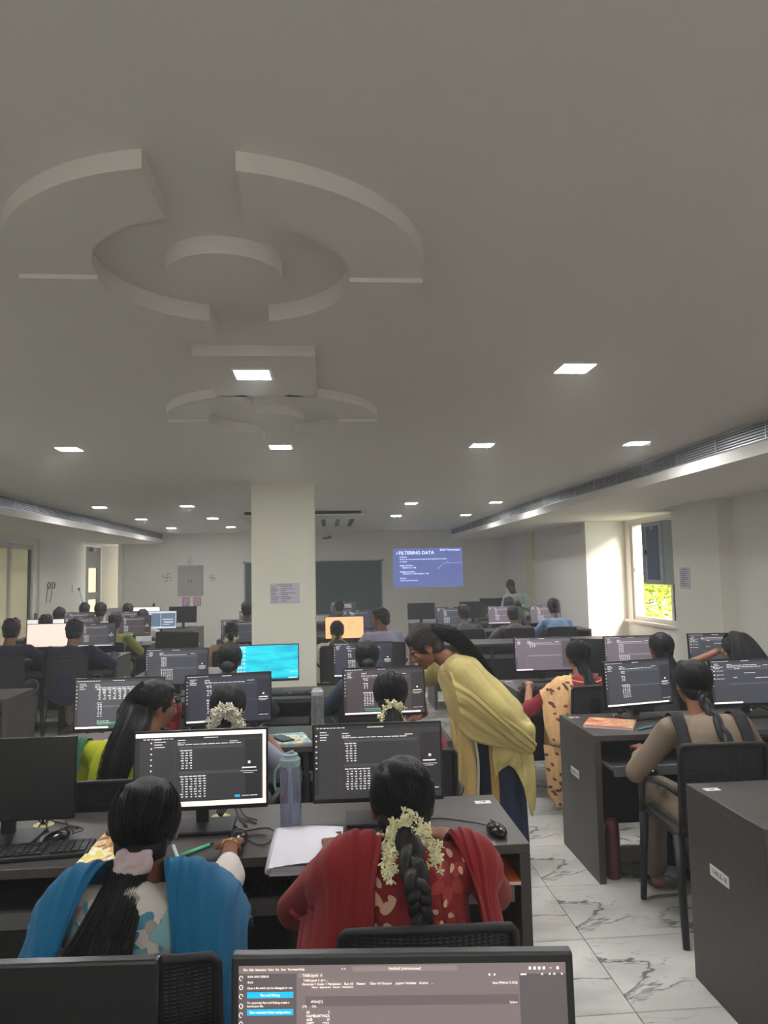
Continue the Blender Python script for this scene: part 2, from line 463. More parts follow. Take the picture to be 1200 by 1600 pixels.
def windows():
    fr = mat('window_frame', (214, 208, 196), .45)
    glass = mat('window_glass', (235, 240, 240), .05, trans=1.0)
    w = bpy.data.objects.new('window_1', None); COL.objects.link(w); w['kind'] = 'structure'; w.location = (4.62, 9.7, .84)
    y0, y1 = -1.13, 1.15
    MB().box(0, y0, 0, .07, y1, .06).box(0, y0, 1.40, .07, y1, 1.46).box(0, y1-.06, .06, .07, y1, 1.40).box(0, y0, .06, .07, y0+.06, 1.4).build('window_frame', fr, w)
    MB().box(.01, -.10, .06, .045, -.04, 1.4).box(.02, -.32, .06, .055, -.26, 1.40).build('sash_stile', fr, w)
    MB().box(.028, -1.07, .06, .034, -.10, 1.4).build('pane', glass, w)
    MB().box(.028, -.3, .06, .032, -.06, 1.4).build('pane', mat('grey_glass', (120, 126, 132), .1, trans=.6), w)
    MB().box(-.09, -1.15, -.04, .0, 1.3, 0.0, bev=.006).build('window_sill', mat('sill', (210, 200, 186), .5), w)
    MB().box(.0, 1.02, .7, -.02, 1.05, .78).build('latch', GREYM, w)
    # left glazed doors: frosted panels in pale aluminium
    d = bpy.data.objects.new('door_1', None); COL.objects.link(d); d['kind'] = 'structure'; d.location = (XL-.06, 4.2, 0)
    fm = mat('door_aluminium', (196, 196, 186), .4, metal=.2)
    m = bpy.data.materials.new('frosted_panel'); m.use_nodes = True; n = m.node_tree.nodes; l = m.node_tree.links
    for q in list(n):
        if q.type == 'BSDF_PRINCIPLED': n.remove(q)
    tr = n.new('ShaderNodeBsdfTranslucent'); tr.inputs[0].default_value = lin((215, 210, 180)); df = n.new('ShaderNodeBsdfDiffuse'); df.inputs[0].default_value = lin((220, 215, 190))
    mx = n.new('ShaderNodeMixShader'); mx.inputs[0].default_value = .22; l.new(df.outputs[0], mx.inputs[1]); l.new(tr.outputs[0], mx.inputs[2]); l.new(mx.outputs[0], n['Material Output'].inputs[0])
    L = 9.25
    MB().box(-.03, 0, 2.14, .04, L, 2.22).box(-.03, 0, 0, .04, L, .08).build('door_frame', fm, d)
    ys = [0, .95, 1.9, 2.85, 3.8, 4.75, 5.7, 6.65, 7.55, 8.35, L]
    for i, y in enumerate(ys):
        w_ = .05 if i not in (8, 9) else .08
        MB().box(-.03, y-w_/2, .08, .045, y+w_/2, 2.14).build('stile', fm, d)
        if i: MB().box(-.006, ys[i-1]+.03, .08, .004, y-.03, 2.14).build('panel', m, d)
    MB().box(-.02, L-.10, .08, .03, L-.04, 2.14).build('dark_gap', mat('dark_gap', (70, 70, 66), .6), d)
    MB().box(.045, 9.32, .0, .10, 9.40, 1.02, bev=.01).box(.045, 9.45, .0, .09, 9.52, .98, bev=.01).build('door_pull', GREYM, d)
    # far dark door with two lit panes
    e = bpy.data.objects.new('door_2', None); COL.objects.link(e); e['kind'] = 'structure'; e.location = (XL-.05, 16.3, 0)
    dk = mat('door_dark', (88, 86, 88), .5)
    MB().box(-.02, 0, 0, .05, .2, 2.3).box(-.02, .85, 0, .05, 1.05, 2.3).box(-.02, .2, 1.84, .05, .85, 2.3).box(-.02, .2, 1.15, .05, .85, 1.30).box(-.02, .2, 0, .05, .85, .2).build('door_leaf', dk, e)
    m2 = m.copy(); m2.name = 'lit_pane'
    for q in m2.node_tree.nodes:
        if q.type == 'BSDF_TRANSLUCENT': q.inputs[0].default_value = lin((255, 235, 205))
        if q.type == 'MIX_SHADER': q.inputs[0].default_value = .6
    MB().box(-.005, .2, 1.30, .005, .85, 1.84).build('pane', m2, e); MB().box(-.005, .2, .2, .005, .85, 1.15).build('pane', m2, e)
    MB().box(.04, .3, 2.2, .12, .5, 2.28).build('door_closer', GREYM, e)
windows()

# ------------------------------------------------------------------ wall things
def wall_items():
    # green board
    t = thing('chalkboard', 'dark green chalkboard with thin pale frame on the back wall behind the pillar', 'chalkboard', (-.28, YB, .72))
    MB().box(-1.50, -.012, 0, 1.50, -.004, 1.16).build('board', mat('board_green', (52, 74, 68), .6, var=.08, vscale=3), t)
    af = mat('board_frame', (150, 152, 146), .4, metal=.4)
    MB().box(-1.53, -.024, -.03, 1.53, 0, 0).box(-1.53, -.024, 1.16, 1.53, 0, 1.18).box(-1.53, -.024, 0, -1.50, 0, 1.16).box(1.50, -.024, 0, 1.53, 0, 1.16).build('frame', af, t)
    for x in (-1.53, 1.53): MB().box(x-.02, -.03, 1.15, x+.02, 0, 1.19, bev=.004).build('corner_cap', mat('cap_dark', (50, 52, 52), .5), t)
    # projected slide
    t = thing('projected_slide', 'bluish slide titled FILTERING DATA projected on the back wall', 'projection', (2.285, YB, 1.27))
    bl = mat('slide_blue', (112, 126, 192), .8, emit=.62)
    MB().box(-.785, -.006, 0, .785, -.002, .87).build('slide', bl, t)
    wt = mat('slide_text', (225, 234, 255), .8, emit=1.7)
    ms = []
    def tx(s, x, z, sz, al='LEFT'): ms.append(text_mb(s, sz, T(x, -.008, z) @ FRONT, al))
    tx('FILTERING DATA', -.66, .765, .105); ms.append(MB().box(-.71, -.009, .745, -.69, -.007, .775))
    tx('Build Technologies', .74, .825, .060, 'RIGHT')
    tx('Definition:', -.64, .675, .04); tx('Filtering data is the process of selecting rows that satisfy specific conditions', -.64, .625, .035); tx('in a dataset.', -.64, .575, .036)
    tx('Single Condition:', -.64, .485, .045); tx("df[df['Score'] > 80]", -.58, .435, .04)
    tx('Multiple Condition:', -.64, .345, .045); tx("df[(df['Score'] > 80) & (df['Age'] > 18)]", -.57, .30, .037)
    tx('Purpose:', -.64, .20, .042); tx('Retrieve specific records', -.64, .15, .04); tx('1', .37, .05, .05)
    merge(*ms).build('slide_lettering', wt, t)
    ln = MB().tube([(.24, -.008, .42), (.36, -.008, .53), (.785, -.008, .53)], .005, 4).tube([(.42, -.008, .53), (.48, -.008, .61)], .004, 4).lathe([(.018, 0), (.018, .002)], (0, 0, 0), 12, T(.24, -.007, .415) @ FRONT)
    ln.build('slide_diagram', mat('slide_line', (170, 186, 232), .8, emit=.8), t)
    # distribution panel box
    t = thing('wall_cupboard', 'grey metal two-door panel box high on the back wall left of the pillar', 'panel box', (-2.97, YB, 1.19))
    gm = mat('panel_grey', (158, 156, 144), .5)
    MB().box(-.27, -.05, 0, .27, 0, .66, bev=.006).build('body', gm, t)
    MB().box(-.25, -.062, .02, -.003, -.05, .64, bev=.003).build('door', gm, t); MB().box(.003, -.062, .02, .25, -.05, .64, bev=.003).build('door', gm, t)
    for x in (-.035, .035): MB().box(x-.008, -.075, .29, x+.008, -.06, .34, bev=.003).build('knob', BLACKP, t)
    pink = mat('poster_pink', (214, 168, 200), .7); plum = mat('poster_plum', (120, 70, 104), .7); purp = mat('poster_ink', (172, 92, 150), .7)
    for i, (x, l) in enumerate(((-3.07, 'small pink framed picture under the grey panel box, left one of the pair'), (-2.83, 'small pink framed picture under the grey panel box, right one of the pair'))):
        t = thing('small_framed_picture', l, 'picture', (x, YB, .965))
        MB().box(-.075, -.012, 0, .075, 0, .185).build('frame', plum, t); MB().box(-.06, -.015, .015, .06, -.012, .17).build('print', pink, t)
        mb = MB()
        rr = random.Random(i+5)
        for k in range(9):
            a = rr.uniform(-.045, .02); z = .03+k*.014; mb.box(a, -.017, z, a+rr.uniform(.02, .05), -.015, z+.007)
        mb.build('picture_figure', purp, t)
    # drawn auspicious marks
    red = mat('mark_red', (120, 104, 90), .8)
    for x, z, s, nm in ((-3.48, 1.595, .085, 'left'), (-2.505, 1.567, .065, 'right')):
        mb = MB(); q = s; w = .010
        for a in range(4):
            rot = T(x, YB-.004, z) @ Matrix.Rotation(a*PI/2, 4, 'Y')
            mb.box(-w/2, -.001, 0, w/2, .001, q, M=rot); mb.box(0, -.001, q-w, q*.8, .001, q, M=rot)
        o = mb.build('drawn_mark', red, None); tag(o, 'faint traditional swastika mark drawn on the wall to the %s of the grey panel box' % nm, 'wall mark')
    mb = MB().tube([(-3.02, YB-.002, 2.0), (-2.96, YB-.002, 2.03), (-2.99, YB-.002, 1.96), (-3.04, YB-.002, 1.92), (-3.02, YB-.002, 1.88), (-2.94, YB-.002, 1.89)], .005, 5).tube([(-3.0, YB-.002, 1.94), (-2.92, YB-.002, 1.93)], .005, 5)
    tag(mb.build('drawn_mark', red), 'small faint curled mark drawn on the wall above the grey panel box', 'wall mark')
    # notice on pillar
    t = thing('paper_notice', 'printed notice sheet of ruled lines taped on the white pillar', 'notice', (-.41, 7.35, 1.335), R(0))
    pp = mat('notice_paper', (206, 202, 212), .8)
    MB().box(-.145, -.004, 0, .145, -.001, .20).build('sheet', pp, t)
    mb = merge(text_mb('INSTRUCTIONS', .02, T(0, -.005, .185) @ FRONT))
    rr = random.Random(3)
    for k in range(8):
        z = .165-k*.02; mb.box(-.135, -.0055, z, -.135+rr.uniform(.04, .08), -.004, z+.004); mb.box(-.04, -.0055, z, rr.uniform(0, .13), -.004, z+.004)
        if k % 2: mb.box(-.14, -.0055, z-.008, .14, -.004, z-.0065)
    mb.build('notice_lettering', INK, t)
    # notice on right pier
    t = thing('paper_notice', 'printed notice sheet on the right-hand wall pier beside the window', 'notice', (4.10, 8.18, 1.37), R(-90))
    MB().box(-.12, -.005, 0, .12, -.001, .24).build('sheet', mat('notice_paper_r', (196, 194, 204), .8), t)
    mb = merge(text_mb('NOTICE', .03, T(0, -.006, .215) @ FRONT))
    for k in range(8):
        z = .185-k*.022; mb.box(-.10, -.0065, z, rr.uniform(.0, .1), -.005, z+.005)
    mb.build('notice_lettering', INK, t)
    # network rack in the window niche
    t = thing('wall_rack_cabinet', 'grey wall-mounted equipment cabinet with a dark glass door beside the window', 'rack cabinet', (4.16, 8.80, 1.40))
    g = mat('rack_grey', (160, 166, 170), .45)  # cabinet and door glass colours lightened, the veil of haze put into them
    MB().box(.0, 0, 0, .42, .60, .80, bev=.008).build('body', g, t)
    MB().box(-.02, .02, .01, .0, .59, .79, bev=.004).build('door', g, t)
    MB().box(-.026, .10, .06, -.018, .44, .74).build('glass', mat('rack_glass', (84, 98, 120), .2), t)
    mb = MB()
    for k in range(34): mb.box(-.026, .50, .04+k*.021, -.018, .57, .05+k*.021)
    mb.build('vent_slots', mat('slot_dark', (90, 95, 100), .6), t)
    MB().box(-.035, .46, .38, -.02, .49, .44, bev=.004).build('lock', BLACKP, t)
    MB().box(-.028, .26, .70, -.02, .29, .73).build('badge', WHITEP, t)
    # left wall: cable coil, socket
    t = thing('cable_coil', 'loose loops of black cable hanging on the left wall by the glass door', 'cable', (XL, 14.25, 1.2))
    for dy, ph in ((-.12, 0), (.1, 1)):
        pts = [(.02+.006*k % .02, dy+.07*math.cos(a), .30+.06*math.sin(a)) for k, a in enumerate(np.linspace(ph, ph+4*PI, 30))]
        MB().tube(pts, .006, 5).build('loop', CABLE, t)
        MB().tube([(.02, dy-.05, .25), (.02, dy-.08+.03*ph, .12), (.02, dy-.1-.05*ph, -.02)], .006, 5).build('tail', CABLE, t)
    t = thing('wall_socket', 'white socket plate on the left wall with a plugged-in cord', 'socket', (XL, 15.65, 1.42))
    MB().box(0, -.2, -.08, .02, .2, .08, bev=.004).build('plate', WHITEP, t)
    MB().box(.02, .10, -.05, .05, .16, 0, bev=.004).build('plug', BLACKP, t)
    MB().tube([(.04, .13, -.04), (.03, .30, -.2), (.03, .5, -.42), (.03, .55, -.9)], .005, 5).build('cord', CABLE, t)
    # ceiling slot unit behind the pillar
    t = thing('ceiling_slot_panel', 'shallow white ceiling panel with three dark slots behind the pillar', 'ceiling panel', (-.25, 11.2, ZC))
    wpl = mat('panel_white', (208, 206, 198), .6)
    MB().box(-1.02, -.28, -.075, .84, 3.2, -.05, bev=.004).build('panel', wpl, t); MB().box(-.95, -.2, -.05, .78, 3.1, 0).build('recess', mat('recess_dark', (70, 68, 64), .8), t)
    for k in range(3): MB().box(.18+k*.23, .5, -.078, .25+k*.23, 2.2, -.074).build('slot', mat('slot_black', (55, 55, 56), .7), t)
    # small bracket on back wall
    t = thing('wall_bracket', 'small dark bracket fixed high on the back wall above the chalkboard', 'bracket', (0.02, YB, 2.40))
    MB().box(-.09, -.05, -.015, .05, 0, .015, bev=.004).build('arm', mat('bracket_dark', (84, 80, 76), .6), t); MB().box(.03, -.07, .0, .10, 0, .04, bev=.004).build('head', mat('bracket_dark', (84, 80, 76), .6), t)
    # equipment unit at far left
    t = thing('equipment_unit', 'wide pale grey boxy unit standing by the far left back wall', 'equipment', (-4.05, 15.9, 0))
    MB().box(-.5, -.2, .0, .5, .2, .98, bev=.01).build('body', mat('unit_grey', (168, 172, 168), .5), t)
    mb = MB()
    for k in range(7): mb.box(-.42, -.21, .5+k*.05, .3, -.2, .525+k*.05)
    mb.build('grille', mat('unit_dark', (82, 88, 90), .6), t); MB().lathe([(.02, 0), (.02, .03), (.028, .04), (.028, .07), (.015, .09)], (.45, -.1, .98), 10).build('knob', BLACKP, t)
wall_items()

# ------------------------------------------------------------------ desks
DZ = .75
def desk(label, x0, x1, yf, yb, seats, tag_side=None, plate=None, group='dark laminate computer desks', trays_out={}, h=DZ, rz=0, open_front=True):
    t = thing('computer_desk', label, 'desk', ((x0+x1)/2, yf, 0), rz, group)
    w = (x1-x0)/2; d = yb-yf
    MB().box(-w, 0, h-.03, w, d, h, bev=.003).build('worktop', LAM, t)
    for s in (-1, 1):
        a, b = sorted((s*w, s*(w-.035))); p = MB().box(a, .0, 0, b, d, h-.03, bev=.002).build('side_panel', LAM, t)
        if plate and s == (1 if tag_side == 'R' else -1):
            xx = s*w; e = s*.003; a2, b2 = sorted((xx, xx+e))
            pl = MB().box(a2, d*.45, .46, b2, d*.45+.13, .50).build('name_plate', WHITEP, p)
            M = T(xx+s*.0035, d*.45+.065, .48) @ Matrix.Rotation(s*PI/2, 4, 'Z') @ FRONT
            text_mb(plate, .026, M).build('plate_lettering', INK, pl) if False else text_mb(plate, .026, M).build('plate_lettering', INK, p)
    MB().box(-w+.035, d-.05, .12, w-.035, d-.03, h-.03).build('back_panel', LAM2, t)
    n = len(seats); edges = [-w+.035]+[((seats[i]+seats[i+1])/2-(x0+x1)/2) for i in range(n-1)]+[w-.035]
    for e in edges[1:-1]: MB().box(e-.012, .02, .0, e+.012, d-.05, h-.03).build('divider_panel', LAM2, t)
    for i in range(n):
        a, b = edges[i]+.014, edges[i+1]-.014; out = trays_out.get(i, 0)
        tr = MB().box(a+.012, .02-out, .585, b-.012, .36-out, .600).build('keyboard_tray', mat('tray_top', (58, 56, 56), .5), t)
        MB().box(a+.006, .0-out, .572, b-.006, .022-out, .622, bev=.003).build('tray_lip', mat('tray_lip', (92, 92, 92), .45), tr)
        MB().box(a, .03-out, .60, a+.012, .40-out*.3, .612).box(b-.012, .03-out, .60, b, .40-out*.3, .612).build('tray_runner', GREYM, tr)
    if tag_side:
        s = 1 if tag_side == 'R' else -1; a, b = sorted((s*(w-.09), s*(w-.03)))
        MB().box(a, d-.11, h, b, d-.075, h+.001).build('number_tag', WHITEP, t)
        text_mb('19', .024, T((a+b)/2, d-.0925, h+.0012)).build('tag_lettering', INK, t)
    return t

mid = [-1.12, -.45, .22]
desk('computer desk in the first row under the blue-shawl and red-kurta women', -1.46, .64, 2.40, 2.93, [-1.12, -.45, .22], 'R', None)
desk('computer desk in the second middle row, beside the bending woman in yellow', -1.46, .64, 3.86, 4.38, mid, 'R', None)
desk('computer desk in the third middle row, in front of the pillar', -1.46, .62, 5.32, 5.86, mid, 'R', None)
desk('computer desk in the fourth middle row, alongside the pillar', -1.70, -.78, 6.75, 7.27, [-1.3], 'L', 'TABLE-09')
desk('computer desk in the fifth middle row, just behind the pillar', -1.60, .62, 8.50, 9.02, [-1.2, -.5, .2], 'R', None)
desk('computer desk in the sixth middle row, far behind the pillar', -1.50, .85, 10.25, 10.8, [-1.0, -.2, .45], 'R', None)
desk('computer desk farthest back, right under the green chalkboard', -1.2, .9, 13.0, 13.55, [-.9, -.2, .4], 'R', None)
# right block
desk('bare near desk at the lower right edge with a white name plate', 1.44, 3.5, 2.42, 2.96, [1.78, 2.45, 3.1], 'L', 'TABLE-18')
desk('right-hand desk carrying the open magazine, third from the camera edge', 1.385, 3.85, 3.84, 4.42, [1.80, 2.43, 3.1, 3.6], 'L', 'TABLE-15', trays_out={0: .13, 1: .02})
desk('right-hand desk behind the woman in the floral saree', 1.36, 4.0, 5.30, 5.88, [1.69, 2.4, 3.1, 3.7], 'L', 'TABLE-12')
desk('empty long desk with open bays in the middle of the right side', 1.25, 3.6, 8.72, 9.34, [1.6, 2.3, 3.0], 'L', None)
desk('far right desk used by the row of men in grey, brown and blue', 1.55, 3.8, 10.45, 11.05, [1.82, 2.6, 3.3], 'L', None)
desk('last desk on the right below the projected slide', 1.38, 3.9, 12.05, 12.6, [1.6, 2.45, 3.2], 'L', None)
desk('lectern-height rear desk beside the standing instructor', 2.75, 4.0, 13.35, 13.85, [3.1, 3.6], 'L', None)
# left block
desk('left-hand desk where the two boys in navy shirts work', -4.55, -2.30, 8.35, 8.95, [-3.75, -3.12, -2.62], 'R', 'TABLE-07')
desk('left-hand desk of the boy in the olive shirt, one row behind the navy boys', -4.55, -2.28, 9.78, 10.35, [-3.8, -3.2, -2.57], 'R', 'TABLE-05')
desk('left-hand desk three rows back holding the split blue screen', -4.55, -2.22, 11.05, 11.62, [-3.7, -3.0, -2.5], 'R', 'TABLE-03')
desk('farthest left-hand desk under the two pink pictures', -4.4, -2.15, 12.25, 13.2, [-3.6, -3.05, -2.45], 'R', 'TABLE-01')
desk('plain grey desk corner at the far left edge of the frame', -4.2, -2.36, 5.72, 6.25, [-3.8, -3.2, -2.7], None, None)
desk('nearest desk right in front of the camera carrying the big lit monitor', -1.46, .64, .80, 1.30, mid, 'R', None, trays_out={})

# ------------------------------------------------------------------ monitors
def q(mb, u0, v0, u1, v1, d, w=.445, h=.25):
    """rectangle in screen fractions (v down from the top)"""
    mb.box(-w/2+u0*w, -d, h/2-v1*h, -w/2+u1*w, -d+.0002, h/2-v0*h)
TXT = screen_mat('text', (225, 222, 220), 1.0); TXTD = screen_mat('text_dim', (140, 138, 142), .8)
def words(mb, x, y, n, rr, hgt=.012, gap=.008, wmin=.02, wmax=.05, xmax=.99):
    for k in range(n):
        w = rr.uniform(wmin, wmax)
        if x+w > xmax: break
        q(mb, x, y, x+w, y+hgt, .0014); x += w+gap
def table(mb, x, y, cols, rows, rr, cw=.05, rh=.032, w=.026):
    for j in range(rows):
        for i in range(cols):
            ww = w*(1.1 if j == 0 else rr.uniform(.5, 1.0)); q(mb, x+i*cw+(w-ww), y+j*rh, x+i*cw+w, y+j*rh+.015, .0014)
def make_monitor(label, x, y, yaw=0, kind='code', top=1.09, seed=1, group='flat desktop monitors', tone=0, stand=True, desk_z=DZ, W=.465, H=.272, tilt=4):
    zc = top-H/2
    t = thing('desktop_monitor', label, 'monitor', (x, y, desk_z), yaw, group)
    zc -= desk_z; rr = random.Random(seed)
    Mt = T(0, 0, zc) @ Matrix.Rotation(R(-tilt), 4, 'X')
    hb = MB().box(-W/2, 0, -H/2, W/2, .022, H/2, bev=.004, M=Mt).box(-W*.32, .02, -H*.3, W*.32, .042, H*.25, bev=.008, M=Mt)
    hb.build('housing', BEZ, t)
    if stand:
        MB().box(-.022, .03, .005, .022, .055, zc+.02, bev=.004).build('stand_neck', BLACKP, t)
        MB().box(-.115, -.075, 0, .115, .085, .012, bev=.005).build('stand_base', BLACKP, t)
    sw, sh = W-.014, H-.022
    def scr(name, m, mb, par):
        mb.v = [tuple(Mt @ (Vector(v)+Vector((0, 0, .004)))) for v in mb.v]
        return mb.build(name, m, par)
    def rect(*a): mb = MB(); q(mb, *a, w=sw, h=sh); return mb
    if kind == 'off':
        scr('screen', mat('screen_off', (20, 21, 23), .28), rect(0, 0, 1, 1, .0004), t); return t
    # tones of the switched-on panels as seen from the seats
    tones = {0: (58, 58, 60), 1: (74, 66, 70), 2: (78, 77, 82), 3: (50, 51, 62), 4: (88, 80, 86), 5: (64, 66, 72), 6: (104, 96, 104), 7: (112, 100, 102)}
    c = tones[tone]; base = screen_mat('bg%d' % tone, c, .75)
    if kind == 'sea':
        d = scr('screen', sea_material(), rect(0, 0, 1, 1, .0004), t); mb = MB(); 
        for i in range(3):
            for j in range(8): q(mb, .01+i*.05, .03+j*.115, .035+i*.05, .075+j*.115, .0012, sw, sh)
        q(mb, .84, .955, .98, .975, .0012, sw, sh)
        scr('screen_icons', TXT, mb, d); scr('screen_taskbar', screen_mat('tb', (20, 120, 150), .5), rect(0, .955, 1, 1, .0008), d); return t
    if kind == 'blank':
        d = scr('screen', screen_mat('blank_pink', (255, 226, 212), .95), rect(0, 0, 1, 1, .0004), t)
        return t
    if kind == 'peach':
        d = scr('screen', screen_mat('peach', (246, 196, 138), .95), rect(0, 0, 1, 1, .0004), t); mb = MB()
        for k in range(7): q(mb, .58, .15+k*.07, .58+rr.uniform(.1, .28), .17+k*.07, .0012, sw, sh)
        scr('screen_text', screen_mat('peach_dim', (205, 160, 112), .8), mb, d); return t
    if kind == 'white':
        d = scr('screen', screen_mat('white', (232, 228, 226), .95), rect(0, 0, 1, 1, .0004), t); mb = MB(); q(mb, .25, .3, .8, .9, .001, sw, sh); scr('screen_window', base, mb, d); return t
    if kind == 'split':
        d = scr('screen', screen_mat('pale_frame', (205, 210, 214), .8), rect(0, 0, 1, 1, .0004), t)
        mb = MB(); q(mb, .02, .1, .485, .9, .001, sw, sh); q(mb, .5, .1, .98, .9, .001, sw, sh); scr('screen_window', screen_mat('steel_blue', (92, 112, 134), .7), mb, d)
        mb = MB(); q(mb, .55, .45, .9, .49, .0014, sw, sh); q(mb, .6, .6, .9, .66, .0014, sw, sh); q(mb, .55, .75, .8, .78, .0014, sw, sh); q(mb, .05, .15, .2, .18, .0014, sw, sh)
        scr('screen_text', TXT, mb, d); return t
    framed = kind == 'framed'
    d = scr('screen', screen_mat('frame_white', (250, 240, 228), 1.0) if framed else base, rect(0, 0, 1, 1, .0004), t)
    if framed: scr('screen_window', base, rect(.0, .055, .975, .935, .0007), d)
    lo = MB(); 
    q(lo, .03 if not framed else .0, .0 if not framed else .06, 1 if not framed else .97, .05 if not framed else .10, .001, sw, sh)
    dark = screen_mat('dark%d' % tone, tuple(int(v*.78) for v in c), .7)
    sx = .20 if not framed else .30
    q(lo, 0, .06, .035, .94, .001, sw, sh); q(lo, .84, .12, 1 if not framed else .96, .93, .001, sw, sh)
    scr('screen_panels', dark, lo, d)
    mid_ = MB(); q(mid_, sx, .10, sx+.002, .93, .001, sw, sh); q(mid_, sx+.03, .53, .82, .57, .001, sw, sh); q(mid_, sx+.03, .19, .82, .225, .001, sw, sh)
    scr('screen_dividers', screen_mat('line%d' % tone, tuple(min(255, int(v*1.35)) for v in c), .7), mid_, d)
    tx = MB()
    W0, H0 = sw, sh
    def qq(u0, v0, u1, v1): q(tx, u0, v0, u1, v1, .0014, sw, sh)
    def wds(x_, y_, n, wmin=.015, wmax=.04, hgt=.010):
        for k in range(n):
            w_ = rr.uniform(wmin, wmax); qq(x_, y_, x_+w_, y_+hgt); x_ += w_+.008
    ox = .0 if not framed else .04; 
    wds(.02+ox, .022 if not framed else .075, 8, .015, .03); wds(sx+.22, .022 if not framed else .075, 1, .1, .14)
    for k in range(4): wds(.045+ox*2.4, .08+k*.035, 1, .04, .09)
    for k in range(7): qq(.010+ox*2.6, .12+k*.075, .022+ox*2.6, .14+k*.075)
    wds(sx+.02, .10, 1, .05, .07); wds(sx+.02, .135, 2); wds(sx+.02, .16, 9, .03, .06); wds(.72, .135, 1, .06, .09)
    def tab(x_, y_, cols, rows, cw, rh=.034, w_=.022):
        for j in range(rows):
            for i in range(cols):
                ww = w_*(1.25 if j == 0 else rr.uniform(.45, 1.0)); qq(x_+i*cw+(w_-ww), y_+j*rh, x_+i*cw+w_, y_+j*rh+.014)
    if kind in ('code', 'framed'):
        tab(sx+.045, .24, 3, 8, .032); tab(sx+.045, .59, 6, 9, .034)
    elif kind == 'table':
        tab(sx+.05, .19, 10, 7, .058, .034, .036); tab(sx+.05, .47, 2, 9, .03, .034); wds(sx+.05, .84, 4); wds(sx+.05, .88, 5)
    elif kind == 'tall':
        tab(sx+.045, .22, 2, 2, .032); tab(sx+.045, .32, 2, 4, .032); tab(sx+.045, .52, 4, 9, .032)
    elif kind == 'sparse':
        wds(sx+.05, .13, 2); tab(sx+.06, .20, 3, 3, .04, .035)
    elif kind == 'chat':
        for k in range(4): qq(.03, .14+k*.09, .05, .165+k*.09); wds(.07, .15+k*.09, 2, .03, .06)
        wds(sx+.1, .12, 3, .08, .16); wds(sx+.12, .2, 2); wds(sx+.25, .30, 1, .15, .2); wds(.6, .42, 2, .08, .12); wds(sx+.1, .40, 1, .05, .08)
    # agent panel at right
    if kind not in ('sparse', 'chat', 'table'):
        e = .045 if framed else 0
        qq(.905-e, .42, .925-e, .455); wds(.86-e, .50, 1, .10, .11, .018); wds(.85-e, .55, 1, .12, .13, .007); wds(.87-e, .575, 1, .07, .09, .007); wds(.86-e, .88, 2, .05, .06)
    scr('screen_text', TXT, tx, d)
    if kind == 'framed':
        scr('screen_button', screen_mat('azure', (40, 170, 235), 1), rect(.76, .87, .80, .90, .0014), d)
    if kind in ('table', 'tall', 'sparse', 'chat') or tone in (2, 3):
        f = {'table': .38, 'sparse': .3, 'chat': .4}.get(kind, .95 if seed % 2 else .5)
        tb = MB(); q(tb, .01, .955, f, .99, .0012, sw, sh); scr('screen_taskbar', screen_mat('taskbar', (240, 236, 230), 1.0), tb, d)
    if kind in ('table',) or (kind == 'tall' and tone == 1):
        g = MB(); q(g, sx+.05, .87, sx+.33, .885, .0015, sw, sh); q(g, sx+.06, .905, sx+.25, .915, .0015, sw, sh); scr('screen_output', screen_mat('green_text', (90, 190, 140), .8), g, d)
    return t

def sea_material():
    if 'sea' in MATS: return MATS['sea']
    m = bpy.data.materials.new('sea_wallpaper'); m.use_nodes = True; n = m.node_tree.nodes; l = m.node_tree.links; b = n['Principled BSDF']
    tc = n.new('ShaderNodeTexCoord'); mp = n.new('ShaderNodeMapping'); mp.inputs['Rotation'].default_value = (0, R(25), 0); mp.inputs['Scale'].default_value = (2, 1, 10)
    l.new(tc.outputs['Object'], mp.inputs[0]); nz = n.new('ShaderNodeTexNoise'); nz.inputs['Scale'].default_value = 2.2; nz.inputs['Detail'].default_value = 6
    l.new(mp.outputs[0], nz.inputs['Vector']); cr = n.new('ShaderNodeValToRGB')
    cr.color_ramp.elements[0].position = .3; cr.color_ramp.elements[0].color = lin((0, 150, 178)); cr.color_ramp.elements[1].position = .62; cr.color_ramp.elements[1].color = lin((30, 205, 222))
    e = cr.color_ramp.elements.new(.74); e.color = lin((190, 238, 240))
    l.new(nz.outputs[0], cr.inputs[0]); l.new(cr.outputs[0], b.inputs['Base Color']); l.new(cr.outputs[0], b.inputs['Emission Color']); b.inputs['Emission Strength'].default_value = .85
    MATS['sea'] = m; return m

